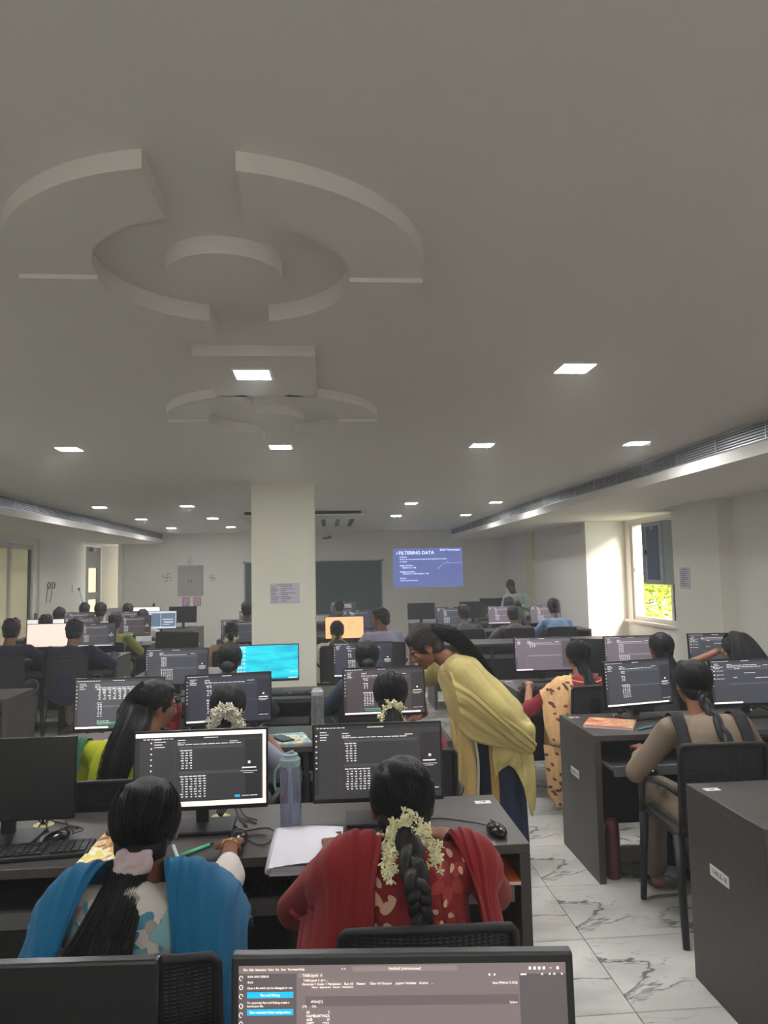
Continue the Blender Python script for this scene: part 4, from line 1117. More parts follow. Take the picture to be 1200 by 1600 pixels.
# ---- the woman in the blue shawl -------------------------------------------------
def blue_woman():
    fl = mat('blouse_cream', (214, 206, 196), .85, var=.05, bump=.08, bscale=130)
    t, F, top, g = person('woman in a bright blue shawl over a floral blouse with a long black ponytail', -.455, 1.93, 1.135, 0, SKIN, top_mat=fl, legs=(210, 205, 195), hair='long', head=(0, 6, 0),
        lh=(-.12, .36, .77), rh=(.150, .545, .795), sleeve=.70, voxel=.008, fine=True, seed=2, legs_on=True, hoff=(.0, .09), wide=.98, neck=.232)
    rr = random.Random(4); P = {0: [], 1: [], 2: []}
    for i in range(190):
        x = rr.uniform(-.17, .17); z = rr.uniform(.60, .92); a = rr.uniform(0, 2*PI)
        P[rr.choice((0, 1, 2))].append(petal(x, z, a, rr.uniform(.035, .06), rr.uniform(.018, .028)))
    decal(t, top, P[0], mat('print_teal', (64, 136, 156), .85), 'leaf_print', .0022)
    decal(t, top, P[1], mat('print_pale_teal', (132, 178, 184), .85), 'leaf_print', .003)
    decal(t, top, P[2], mat('print_taupe', (160, 152, 142), .85), 'leaf_print', .0026)
    sleeve_pr = [petal(.22+rr.uniform(-.02, .05), rr.uniform(.74, .80), rr.uniform(0, 6), .03, .014) for _ in range(5)]
    decal(t, top, sleeve_pr, mat('print_teal', (64, 136, 156), .85), 'sleeve_print', .002)
    # ponytail
    F3 = F; tie = Vector((-.005, -.075, -.062))
    combed(g['hair'], F, tie, 520, seed=3)
    root_pt = F @ tie
    tail(t, [root_pt+Vector((0, .02, .01)), root_pt+Vector((-.010, -.04, -.03)), back_y(top, -.025, .86, .035), back_y(top, -.045, .78, .035), back_y(top, -.06, .69, .035), back_y(top, -.07, .58, .03)], [.028, .042, .062, .076, .085, .08], 0, 520, seed=5, flat=.42)
    sc = MB(); rr2 = random.Random(1)
    for i in range(14):
        a = 2*PI*i/14; sc.ell(root_pt+Vector((.034*math.cos(a), -.02+.02*math.sin(a), .004+.022*math.sin(a)+rr2.uniform(-.004, .004))), (.014, .014, .014), seg=8, rings=6)
    sc.ell(root_pt+Vector((0, -.012, .0)), (.034, .02, .022))
    link('scrunchie', remesh(sc, .004, 2, folds(.002, (120, 80, 90))), mat('scrunchie_pink', (190, 172, 172), .6), t)
    # shawl: one drape over each shoulder, gathered at the neck
    bl = mat('shawl_blue', (4, 104, 148), .85, var=.05, vscale=10, bump=.08, bscale=180, sheen=.08)
    zt = g['shz']+.062
    R_rows = [[(.045, .10, .80), (.055, .06, zt-.02), (.085, -.04, zt+.012), (.115, -.115, .80), (.135, -.165, .66), (.14, -.18, .50)],
              [(.11, .12, .76), (.115, .05, zt-.02), (.13, -.04, zt+.012), (.155, -.125, .79), (.17, -.185, .64), (.18, -.205, .46)],
              [(.19, .14, .72), (.19, .07, zt-.04), (.19, -.03, zt-.005), (.20, -.13, .78), (.215, -.19, .62), (.22, -.22, .36)],
              [(.27, .20, .68), (.265, .14, .80), (.255, .02, .835), (.262, -.10, .74), (.27, -.16, .58), (.28, -.19, .33)],
              [(.285, .24, .66), (.29, .18, .71), (.292, .08, .73), (.30, -.02, .66), (.305, -.09, .54), (.305, -.14, .30)]]
    sheet('shawl', R_rows, bl, t, 46, 34, .004, 6, .004, 1, .86, .03, top)
    L_rows = [[(-.045, .10, .80), (-.055, .06, zt-.02), (-.09, -.04, zt+.010), (-.145, -.115, .82), (-.18, -.165, .70), (-.20, -.18, .50)],
              [(-.11, .12, .76), (-.115, .05, zt-.02), (-.13, -.04, zt+.008), (-.165, -.12, .79), (-.195, -.17, .66), (-.215, -.19, .50)],
              [(-.18, .14, .72), (-.19, .07, zt-.04), (-.20, -.03, zt-.02), (-.225, -.11, .77), (-.25, -.16, .64), (-.27, -.18, .48)],
              [(-.24, .20, .68), (-.25, .14, .77), (-.26, .02, .80), (-.285, -.06, .72), (-.305, -.10, .62), (-.325, -.12, .48)],
              [(-.27, .24, .66), (-.28, .18, .73), (-.295, .06, .75), (-.32, -.01, .67), (-.345, -.04, .58), (-.36, -.06, .46)]]
    sheet('shawl', L_rows, bl, t, 46, 34, .004, 6, .004, 2.5, .88, .03, top)
    # bangle, ear stud, hairpin, floral hem hanging low right
    w = g['arms'][1][3]; el = g['arms'][1][2]; d = (w-el).normalized(); ce = w-d*.02
    u = d.orthogonal().normalized(); v = d.cross(u)
    for off in (0, .012): MB().tube([ce-d*off+(u*math.cos(a)+v*math.sin(a))*.029 for a in np.linspace(0, 2*PI, 21)], .0018, 5, cap=False).build('bangle', GOLD, t, smooth=True)
    MB().ell(F @ Vector((-.078, -.045, -.005)), (.009, .006, .009)).build('hair_pin', mat('pin', (120, 125, 110), .3, metal=.8), t, smooth=True)
blue_woman()

def red_woman():
    rd = mat('kurta_red', (130, 24, 24), .85, var=.06, bump=.1, bscale=130, sheen=.05)
    t, F, top, g = person('woman in a red embroidered kurta and shawl with a jasmine-wrapped braid', .19, 1.98, 1.150, 0, SKIN, top_mat=rd, legs=(110, 24, 26), hair='long', head=(0, 10, 0),
        lh=(-.19, .44, .79), rh=(.17, .46, .80), sleeve=.85, voxel=.008, fine=True, seed=5, hoff=(0, .09), wide=.96, neck=.195, k=1.04)
    tie = Vector((.0, -.088, -.045)); combed(g['hair'], F, tie, 560, seed=7)
    # embroidered blossoms on the back
    P = []; Q = []
    def flower(cx, cz, r, n, W=True, a0=0):
        for i in range(n): (P if W else Q).append(petal(cx+.012*math.cos(a0+2*PI*i/n), cz+.012*math.sin(a0+2*PI*i/n), a0+2*PI*i/n, r, r*.62))
    flower(.085, .905, .040, 6, False, .3); flower(.075, .80, .036, 6, False, .2); flower(.115, .93, .018, 5, True); flower(.065, .845, .016, 4, True, 1.2)
    flower(-.07, .885, .020, 3, True, 1.9); P += [petal(-.07, .86, 2.2, .045, .016), petal(-.075, .85, .7, .045, .020), petal(-.07, .83, -.5, .036, .018), petal(-.085, .83, -1.9, .05, .016), petal(-.09, .79, -1.2, .05, .026), petal(-.06, .905, .9, .022, .009)]
    P += [petal(.02, .93, 1.8, .02, .009), petal(-.03, .77, 1.1, .03, .014), petal(.03, .70, 2.1, .03, .014)]
    decal(t, top, Q, mat('embroidery_dull', (158, 56, 48), .85), 'embroidered_flower', .0028); decal(t, top, P, mat('embroidery_cream', (208, 168, 138), .85), 'embroidered_flower', .0036)
    sd_ = mat('shawl_red', (138, 22, 24), .85, var=.05, bump=.1, bscale=170, sheen=.08)
    zt = g['shz']+.062
    L_rows = [[(-.06, .10, .86), (-.065, .05, zt-.02), (-.075, -.04, zt+.010), (-.105, -.13, .86), (-.125, -.18, .70), (-.13, -.20, .50)],
              [(-.13, .12, .76), (-.13, .05, zt-.02), (-.14, -.04, zt+.008), (-.16, -.13, .78), (-.18, -.18, .64), (-.185, -.20, .44)],
              [(-.20, .14, .74), (-.20, .07, zt-.04), (-.21, -.03, zt-.02), (-.225, -.12, .75), (-.235, -.17, .60), (-.235, -.18, .40)],
              [(-.255, .22, .74), (-.26, .14, .80), (-.27, .02, .80), (-.285, -.08, .72), (-.29, -.12, .60), (-.27, -.13, .46)],
              [(-.285, .28, .72), (-.295, .20, .76), (-.31, .08, .75), (-.33, -.02, .67), (-.335, -.06, .58), (-.31, -.08, .52)]]
    sheet('shawl', L_rows, sd_, t, 46, 34, .0045, 6, .004, .7, .84, .008, top)
    R_rows = [[(.11, .12, .84), (.12, .05, zt-.03), (.135, -.03, zt+.004), (.19, -.11, .86), (.205, -.155, .70), (.21, -.17, .52)],
              [(.16, .13, .78), (.165, .06, zt-.03), (.17, -.03, zt+.002), (.205, -.11, .79), (.225, -.15, .67), (.23, -.165, .52)],
              [(.20, .14, .76), (.205, .07, zt-.05), (.215, -.02, zt-.02), (.24, -.09, .76), (.255, -.13, .65), (.265, -.14, .52)],
              [(.24, .18, .76), (.25, .12, .82), (.262, .02, .82), (.28, -.05, .73), (.29, -.09, .64), (.305, -.10, .52)]]
    sheet('shawl', R_rows, sd_, t, 36, 30, .004, 5, .004, 2.1, .84, .008, top)
    r0 = F @ tie
    braid(t, [r0+Vector((0, .02, .02)), r0+Vector((.0, -.035, -.02)), back_y(top, .004, r0.z-.075, .038), back_y(top, .010, .88, .034), back_y(top, .012, .80, .03), back_y(top, .012, .68, .03), back_y(top, .012, .54, .03)], .034, seed=3)
    gl = [back_y(top, -.046, r0.z-.068, .020), r0+Vector((-.050, -.050, -.036)), r0+Vector((-.038, -.028, -.008)), r0+Vector((0, -.022, .018)), r0+Vector((.036, -.028, -.01)), r0+Vector((.050, -.050, -.036)), back_y(top, .058, r0.z-.062, .020)]
    garland(t, gl, 170, .024, JASM, 3, .0115)
red_woman()

def woman_simple(label, x, y, ztop, top, seed, hair='braid', gar=None, skin=SKIN, lh=None, rh=None, voxel=.011, drape=None, collar=None, top_mat=None, n=200, legs=(60, 50, 60), yaw=0, head=(0, 10, 0), eyes=False, k=1.0, sleeve=.55, hair_m=None, wide=1.0, hoff=(0, .09)):
    t, F, to, g = person(label, x, y, ztop, yaw, skin, top=top, top_mat=top_mat, legs=legs, hair='long', head=head, lh=lh, rh=rh, sleeve=sleeve, voxel=voxel, seed=seed, collar=collar, eyes=eyes, k=k, hair_m=hair_m, wide=wide, hoff=hoff)
    tie = Vector((0, -.085, -.04))
    if n: combed(g['hair'], F, tie, n, k, seed)
    r0 = F @ (tie*k); b = -.19
    if hair == 'braid': braid(t, [r0+Vector((0, .02, .02)), r0+Vector((0, -.03, -.05)), back_y(to, .01, g['nz']-.08, .032), back_y(to, .018, g['nz']-.18, .032), back_y(to, .03, g['nz']-.30, .032), back_y(to, .035, .52, .03)], .030*k, seed=seed, m=hair_m)
    elif hair == 'pony': tail(t, [r0+Vector((0, .02, .02)), r0+Vector((0, -.035, -.06)), back_y(to, 0, g['nz']-.10, .03), back_y(to, 0, g['nz']-.28, .02)], [.03, .042, .045, .02], 0, n, seed=seed, m=hair_m)
    elif hair == 'bun':
        bm_ = MB().ell(r0+Vector((0, -.015, -.01)), (.045, .035, .04)); bm_.build('bun', hair_m or HAIR, t, smooth=True)
    if drape is not None:
        dm = mat('drape_%d_%d_%d' % drape[0], drape[0], .85, var=.06, bump=.08, bscale=150, sheen=.08); zt = g['shz']+.06
        for s in drape[1]:
            rows = [[(s*a, .10, .78), (s*a, .05, zt-.02), (s*(a+.01), -.04, zt+.01-(a-.05)*.12), (s*(a+.02), -.13, .78), (s*(a+.03), -.19, .62), (s*(a+.03), -.21, .46)] for a in (drape[2] if len(drape) > 2 else (.06, .13, .19))]
            rows.append([(s*.245, .16, .74), (s*.25, .10, .80), (s*.26, .0, .80), (s*.275, -.08, .72), (s*.285, -.12, .60), (s*.285, -.13, .46)])
            sheet('dupatta', rows, dm, t, 30, 26, .004, 5, .004, seed, over=to)
    if gar:
        m, style = gar
        if style == 'arch':
            p = [r0+Vector((-.045, -.045, -.12)), r0+Vector((-.042, -.035, -.05)), r0+Vector((0, -.02, .0)), r0+Vector((.042, -.035, -.05)), r0+Vector((.045, -.045, -.12))]; garland(t, p, 90, .024, m, seed, .012, fine=False)
        elif style == 'ring':
            p = [r0+Vector((-.05, -.02, -.05)), r0+Vector((-.045, -.03, .01)), r0+Vector((.0, -.035, .035)), r0+Vector((.05, -.03, .005)), r0+Vector((.055, -.02, -.05))]; garland(t, p, 170, .034, m, seed, .0135, fine=False)
    return t, F, to, g

JY = JASM
def green_woman():
    yg = mat('kurta_lime', (168, 176, 20), .85, var=.08, bump=.1, bscale=120)
    t, F, to, g = woman_simple('woman in a yellow-green top with glasses and long loose dark hair', -.80, 3.55, 1.155, (168, 176, 20), 11, hair='none', top_mat=yg, drape=((26, 96, 66), (-1,), (.15, .175, .205)), hoff=(.11, .09), n=300, head=(-62, 10, 0), eyes=True, voxel=.009, hair_m=HAIR, sleeve=.5)
    r0 = F @ Vector((0, -.06, .0))
    tail(g['hair'], [F @ Vector((.01, -.03, .07)), F @ Vector((.005, -.085, -.02)), Vector((.06, -.09, .99)), back_y(to, .02, .87, .035), back_y(to, -.01, .74, .03), back_y(to, -.02, .62, .03)], [.055, .072, .072, .066, .055, .04], 0, 420, seed=4, flat=.5, name='loose_hair')
    gl = MB()
    for s in (-1, 1):
        gl.tube([F @ Vector((s*.032+.021*math.cos(a), .100, .0+.017*math.sin(a))) for a in np.linspace(0, 2*PI, 17)], .0016, 5, cap=False)
        gl.tube([F @ Vector((s*.053, .098, .006)), F @ Vector((s*.074, .02, .008)), F @ Vector((s*.076, -.01, -.002))], .0016, 5)
    gl.tube([F @ Vector((-.011, .101, .003)), F @ Vector((.011, .101, .003))], .0016, 5).build('glasses', mat('glasses_rim', (70, 30, 26), .3, metal=.4), t)
green_woman()
woman_simple('woman with a thick white jasmine flower ring round her bun and pale blue collar', -.475, 3.62, 1.118, (150, 160, 178), 12, hair='pony', gar=(JASM_W, 'ring'), collar=(170, 182, 200), n=260, voxel=.010)
woman_simple('woman in a maroon blouse with a pale jasmine string in low-tied hair', .302, 3.62, 1.155, (104, 20, 32), 13, hair='pony', gar=(JASM, 'arch'), n=300, voxel=.010, drape=((118, 22, 34), (1, -1)))
woman_simple('dark-haired woman in a dark top in front of the turquoise screen', -.665, 5.15, 1.172, (40, 44, 46), 14, hair='bun', n=160)
woman_simple('dark-haired woman in a blue top beside the pillar with bent head', .275, 5.2, 1.158, (34, 58, 74), 15, hair='bun', n=120)
woman_simple('woman in black with tan shoulders and cream flowers left of the pillar', -1.03, 8.15, 1.13, (38, 38, 42), 16, hair='bun', gar=(JASM, 'arch'), n=0, voxel=.015, drape=((158, 126, 96), (1, -1)))
woman_simple('woman with yellow-green flowers and a white dupatta before the peach screen', .110, 8.3, 1.105, (96, 70, 56), 17, hair='bun', gar=(mat('jasmine_yellow', (206, 200, 110), .6), 'arch'), n=0, voxel=.015, drape=((224, 220, 206), (-1, 1)))
person('man in a pale lavender shirt with beard and glasses turned to the left', .62, 8.5, 1.216, R(12), SKIN, top=(176, 172, 196), hair='short', head=(50, 8, 0), seed=18, voxel=.014, sex='m', wide=1.15, k=1.04, eyes=True)
person('person with dark hair bent at the far desk under the chalkboard', .215, 12.75, 1.16, 0, SKIN_D, top=(36, 40, 52), hair='short', seed=19, voxel=.018)
person('person with dark curly hair half hidden by the left side of the pillar', -1.03, 9.75, 1.29, 0, SKIN_D, top=(34, 36, 42), hair='short', seed=20, voxel=.018)

def saree_woman():
    t, F, to, g = woman_simple('woman in a red blouse and peach floral saree reaching to her mouse', 1.755, 5.12, 1.13, (138, 26, 36), 21, hair='pony', skin=SKIN_L, lh=(-.31, .26, .80), n=320, voxel=.010, head=(0, 12, 0), legs=(214, 176, 120), sleeve=.62)
    pm = mat('saree_peach', (222, 178, 124), .8, var=.1, vscale=30, bump=.08, bscale=140)
    zt = g['shz']+.06
    rows = [[(-.07, .10, .80), (-.08, .04, zt), (-.09, -.05, zt), (-.10, -.14, .76), (-.11, -.18, .60), (-.11, -.20, .46)],
            [(-.13, .12, .78), (-.14, .05, zt-.01), (-.15, -.05, zt-.01), (-.17, -.13, .75), (-.18, -.17, .60), (-.18, -.19, .46)],
            [(-.20, .16, .74), (-.21, .10, .83), (-.225, .0, .82), (-.25, -.07, .74), (-.27, -.12, .60), (-.26, -.15, .46)],
            [(-.245, .18, .70), (-.26, .12, .76), (-.275, .04, .77), (-.30, -.03, .70), (-.31, -.09, .58), (-.28, -.12, .46)]]
    s = sheet('saree_drape', rows, pm, t, 30, 26, .004, 4, .004, 1, over=to); rr = random.Random(3)
    dots = [petal(rr.uniform(-.28, -.10), rr.uniform(.5, .86), rr.uniform(0, 6), rr.uniform(.018, .032), rr.uniform(.012, .02)) for _ in range(34)]
    decal(t, s, dots[:20], mat('saree_dark', (96, 62, 50), .8), 'floral_print', .003); decal(t, s, dots[20:], mat('saree_rust', (176, 62, 50), .8), 'floral_print', .003)
    rows = [[(-.30, -.02, .44), (-.30, -.04, .30), (-.29, -.05, .12)], [(-.24, -.10, .44), (-.24, -.12, .28), (-.245, -.12, .05)], [(-.18, -.14, .44), (-.19, -.15, .28), (-.20, -.15, .08)]]
    s = sheet('saree_fall', rows, pm, t, 20, 24, .006, 3, .004, 2)
    dots = [petal(rr.uniform(-.29, -.19), rr.uniform(.08, .42), rr.uniform(0, 6), .024, .016) for _ in range(22)]
    decal(t, s, dots, mat('saree_dark', (96, 62, 50), .8), 'floral_print', .003)
    MB().tube([Vector((.10*math.cos(a), -.03+.075*math.sin(a)-.03*(math.sin(a) < 0), g['shz']+.050+.012*math.sin(a))) for a in np.linspace(0, 2*PI, 25)], .004, 6, cap=False).build('neckline_trim', mat('trim_gold', (206, 176, 104), .5), t, smooth=True)
    w = g['arms'][0][3]; el = g['arms'][0][2]; d = (w-el).normalized(); u = d.orthogonal().normalized(); v = d.cross(u)
    MB().tube([w-d*.02+(u*math.cos(a)+v*math.sin(a))*.03 for a in np.linspace(0, 2*PI, 17)], .004, 6, cap=False).build('bangle', mat('bangle_pale', (190, 200, 190), .3, metal=.3), t, smooth=True)
saree_woman()

def kurta_woman():
    tm = mat('kurta_taupe', (128, 112, 94), .85, var=.06, bump=.12, bscale=110)
    t, F, to, g = woman_simple('woman in a taupe kurta with black side panels and a thick braid', 1.765, 3.50, 1.18, (128, 112, 94), 22, hair='braid', top_mat=tm, n=420, voxel=.009, lh=(-.17, .33, .70), rh=(.24, .30, .70), sleeve=.85, legs=(112, 98, 82), head=(0, 6, 0), drape=None, wide=1.05)
    bk = mat('panel_black', (30, 30, 33), .85, bump=.06, bscale=140); zt = g['shz']+.058
    for s in (-1, 1):
        rows = [[(s*a, .08, .80), (s*a, .04, zt-.015), (s*(a+.004), -.04, zt+.006), (s*(a+.006), -.125, .80), (s*(a+.0), -.175, .66), (s*(a-.015), -.19, .50)] for a in (.115, .145, .175)]
        sheet('dupatta', rows, bk, t, 16, 26, .002, 2, .004, 1+s, over=to, gap=.006)
kurta_woman()
woman_simple('person with black hair in front of the half-hidden right third-row screen', 2.36, 5.12, 1.166, (52, 52, 56), 23, hair='pony', n=100)
t_, F_, to_, g_ = woman_simple('woman with a black head veil leaning on her hand at the far right row', 2.98, 5.25, 1.125, (50, 48, 54), 24, hair='bun', n=0, lh=(-.10, .16, .99), skin=SKIN_L, k=1.05)
sheet('head_veil', [[(s*.07, .14, 1.02), (s*.055, .16, 1.07), (s*.06, .09, 1.13), (s*.08, .0, 1.09), (s*.12, -.07, .98), (s*.17, -.10, .86)] if s else [(.0, .15, 1.10), (0, .14, 1.12), (0, .09, 1.145), (0, .0, 1.12), (0, -.06, 1.0), (0, -.13, .86)] for s in (-1, -.7, 0, .7, 1.2)], mat('veil_black', (34, 34, 38), .8, bump=.05), t_, 26, 24, .003, 4, .004, 2)
woman_simple('woman in a maroon sleeve reaching in from the right frame edge', 2.42, 3.50, 1.17, (96, 22, 36), 25, hair='braid', n=60, lh=(-.34, .16, .66), sleeve=.7, skin=SKIN_L)

# men at the far right
for a in (('man in a dark grey shirt with white collar at the far right desk', 1.86, 10.0, 1.16, (70, 74, 80), 31, (200, 200, 200), 1.05),
          ('man in a brown shirt with curly hair at the far right desk', 2.53, 9.95, 1.13, (92, 84, 80), 32, (90, 80, 76), 1.05),
          ('man in a light blue shirt at the far right desk', 3.10, 9.95, 1.215, (140, 172, 208), 33, (150, 180, 214), 1.0)):
    person(a[0], a[1], a[2], a[3], 0, SKIN, top=a[4], hair='short', seed=a[5], voxel=.016, sex='m', collar=a[6], wide=a[7], k=1.03)
person('person with dark hair seated in front of the standing instructor', 2.82, 11.35, 1.20, 0, SKIN_D, top=(60, 66, 74), hair='short', seed=34, voxel=.018)
# left block
for lab, x, y, z, top, sd_, skn, wd in (
    ('boy in a navy shirt at the far left, leaning toward the blank screen', -3.245, 7.95, 1.225, (24, 30, 52), 41, SKIN, 1.2),
    ('boy in a navy shirt with his hand on the desk, second from the left edge', -2.60, 7.9, 1.205, (26, 32, 56), 42, SKIN, 1.2),
    ('dark-haired student in a checked shirt behind the blank pinkish screen', -3.42, 9.35, 1.19, (52, 52, 60), 43, SKIN_D, 1.0),
    ('student with rounded dark hair near the left wall socket', -3.75, 10.75, 1.22, (48, 50, 60), 45, SKIN_D, 1.0),
    ('student farthest back in front of the dark door', -3.80, 12.0, 1.235, (60, 60, 70), 46, SKIN_D, 1.0),
    ('student in a lavender collar behind the second left row', -3.17, 10.7, 1.275, (178, 172, 206), 47, SKIN_D, 1.05),
    ('boy in an olive green shirt in the left-hand rows', -2.62, 9.45, 1.185, (132, 138, 62), 48, SKIN, 1.1),
    ('student farthest back left with only dark hair showing by the pale unit', -3.12, 11.95, 1.21, (54, 58, 70), 49, SKIN_D, 1.0),
    ('student in a white shirt behind the brownish screen', -2.60, 10.75, 1.165, (206, 206, 204), 50, SKIN_D, 1.05)):
    kw = {}
    if sd_ == 42: kw = dict(rh=(.30, .46, .80))
    if sd_ == 41: kw = dict(rh=(.34, .42, .80))
    person(lab, x, y, z, 0, skn, top=top, legs=(150, 142, 124) if sd_ in (41, 42) else (40, 42, 50), hair='short', seed=sd_, voxel=.014 if sd_ < 43 else .018, sex='m', wide=wd, k=1.06 if sd_ < 43 else 1.0, **kw,
        top_mat=None)

def yellow_woman():
    t = thing('person', 'woman in a yellow tunic and navy skirt bending over to look at a screen', 'person', (1.0, 4.08, 0), R(90))
    F = head_frame((.0, .462, 1.215), 0, 36, 0); k = 1.0
    b = MB(); add_head(b, F, k)
    hip = Vector((0, .07, .80)); ch = Vector((0, .26, 1.03)); nb = Vector((0, .345, 1.145))
    b.cap(nb, Vector((0, .43, 1.20)), .055, .048); b.cap(hip, ch, .12, .11); b.ell(hip, (.16, .12, .11)); b.cap((-.13, .29, 1.09), (.13, .29, 1.09), .055, .055)
    al = Vector((-.155, .285, 1.085)); ell_ = Vector((-.20, .12, .90)); wl = Vector((-.14, -.02, .765))
    ar = Vector((.155, .29, 1.08)); er, wr = ik(ar, (.12, .46, .83), .26, .24, (.6, .6, -.2))
    b.cap(al, ell_, .042, .034); b.cap(ell_, wl, .034, .023); hand(b, wl, (.9, -.12, -.1), (0, -1, .2), -1, .9)
    b.cap(ar, er, .042, .034); b.cap(er, wr, .034, .023); hand(b, wr, (0, 1, -.35), (0, .2, 1), 1, .3)
    for s in (-1, 1):
        kn = Vector((s*.065, .085, .44)); an = Vector((s*.085, .07, .09)); b.cap(hip+Vector((s*.05, 0, -.03)), kn, .07, .048); b.cap(kn, an, .046, .034); b.cap(an+Vector((0, -.03, -.04)), an+Vector((0, .14, -.055)), .034, .028)
    link('body', remesh(b, .007, 3), SKIN, t)
    ye = mat('tunic_yellow', (196, 180, 114), .85, var=.07, vscale=6, bump=.1, bscale=130, sheen=.05)
    c = MB(); c.cap(hip+Vector((0, .02, .02)), ch, .165, .135); c.ell(hip+Vector((0, .0, .0)), (.185, .15, .12)); c.cap((-.13, .30, 1.10), (.13, .30, 1.10), .070, .070)
    c.cap(Vector((-.03, .31, 1.06)), Vector((-.03, .245, .84)), .085, .10); c.cap(Vector((.05, .30, 1.04)), Vector((.05, .235, .84)), .085, .10); c.cap(Vector((0, .24, .80)), Vector((0, -.02, .76)), .10, .10)
    c.cap(al, ell_, .070, .062); c.cap(ell_, wl, .062, .050); c.cap(ar, er, .066, .055); c.cap(er, er+(wr-er)*.25, .055, .05)
    c.cap(Vector((-.09, .26, .775)), Vector((-.10, -.04, .735)), .055, .06); c.cap(Vector((-.12, -.06, .76)), Vector((-.1, -.07, .68)), .05, .04)
    link('tunic', remesh(c, .008, 2, folds(.0055, (12, 34, 30), (5, 22, -26), 1)), ye, t)
    # drape from shoulder to behind the hip, along the near side
    sheet('dupatta', [[(-.17, .36, 1.10), (-.225, .26, 1.02), (-.262, .13, .90), (-.258, .0, .80), (-.22, -.085, .72)], [(-.205, .34, 1.00), (-.232, .25, .96), (-.262, .12, .85), (-.25, .02, .76), (-.215, -.07, .68)],
                      [(-.20, .32, .90), (-.21, .25, .87), (-.225, .12, .78), (-.22, .03, .71), (-.20, -.06, .66)], [(-.165, .32, .80), (-.18, .24, .735), (-.19, .12, .705), (-.19, .03, .69), (-.18, -.06, .66)]], ye, t, 30, 34, .006, 4, .004, 1)
    nv = mat('skirt_navy', (24, 42, 66), .85, var=.06, bump=.08, bscale=120)
    mb = MB(); vs = []; fs = []; sg = 48; N = 16
    for i in range(N):
        u = i/(N-1); z = .80-.665*u; rx = .15-.02*u+.03*u*u; ry = .125+.015*u
        for j in range(sg):
            a = 2*PI*j/sg; f = 1+.07*u*math.sin(7*a+1)+.04*u*math.sin(13*a+u*2); vs.append((rx*f*math.cos(a), .075+ry*f*math.sin(a)-.01*u, z+.012*u*math.sin(5*a)))
    for i in range(N-1):
        for j in range(sg):
            a = i*sg+j; q_ = i*sg+(j+1) % sg; fs.append((a, a+sg, q_+sg, q_))
    mb.add(vs, fs); sk = mb.build('skirt', nv, t, smooth=True)
    # front tunic panel and hanging tail of cloth
    sheet('tunic_front_panel', [[(-.12, .36, .86), (-.12, .345, .66), (-.11, .35, .45)], [(-.14, .30, .80), (-.14, .285, .62), (-.13, .285, .42)], [(-.13, .235, .76), (-.13, .22, .60), (-.12, .225, .41)]], mat('tunic_light', (212, 184, 116), .85, var=.05), t, 24, 20, .006, 3, .004, 1)
    sheet('tunic_front_edge', [[(-.135, .232, .74), (-.135, .218, .60), (-.125, .224, .41)], [(-.137, .218, .74), (-.137, .205, .60), (-.127, .210, .41)]], mat('trim_pale', (214, 210, 190), .8), t, 4, 14, .0, 1, .004)
    sheet('dupatta_tail', [[(-.165, .14, .72), (-.17, .14, .62), (-.165, .125, .545)], [(-.18, .10, .72), (-.19, .095, .64), (-.18, .09, .59)], [(-.185, .04, .73), (-.20, .03, .66), (-.19, .04, .595)],
                           [(-.18, .0, .73), (-.195, -.02, .60), (-.19, -.01, .50)], [(-.16, -.05, .73), (-.18, -.06, .52), (-.17, -.055, .34)], [(-.13, -.085, .72), (-.14, -.095, .52), (-.13, -.08, .36)]], ye, t, 36, 26, .007, 5, .004, 3)
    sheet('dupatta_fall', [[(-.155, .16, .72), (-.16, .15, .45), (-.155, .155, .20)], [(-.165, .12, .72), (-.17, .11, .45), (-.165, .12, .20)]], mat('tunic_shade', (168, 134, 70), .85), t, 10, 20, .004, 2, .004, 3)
    # hair: combed back, clipped, then long over the back
    hp = hair_cap(t, F, 1.0, HAIR_B, .008); combed(hp, F, (.0, -.085, .045), 520, seed=9, m=mat('strand_brown', (52, 42, 38), .36))
    f = MB(); 
    for s in (-1, 1):
        for q_ in range(3): f.tube([F @ Vector((s*.012, -.088, .045)), F @ Vector((s*(.030+.008*q_), -.112, .060-.012*q_)), F @ Vector((s*.02, -.10, .030))], .007, 6)
    f.build('hair_clip', mat('clip_black', (18, 18, 20), .3), t, smooth=True)
    r0 = F @ Vector((0, -.088, .040))
    tail(hp, [F @ Vector((0, -.06, .05)), r0, Vector((.03, .30, 1.265)), Vector((.06, .19, 1.16)), Vector((.08, .09, 1.03)), Vector((.09, .02, .90))], [.05, .066, .076, .070, .054, .025], 0, 460, m=HAIR_B, seed=8, flat=.55, name='long_hair')
    MB().ell(F @ Vector((-.078, .008, -.036)), (.005,)*3, seg=8, rings=6).build('earring', GOLD, t, smooth=True)
    add_eyes(t, F)
    fo = MB()
    for s in (-1, 1): fo.ell((s*.09, .12, .025), (.045, .12, .028))
    fo.build('footwear', mat('sandal', (60, 44, 34), .5), t, smooth=True)
yellow_woman()

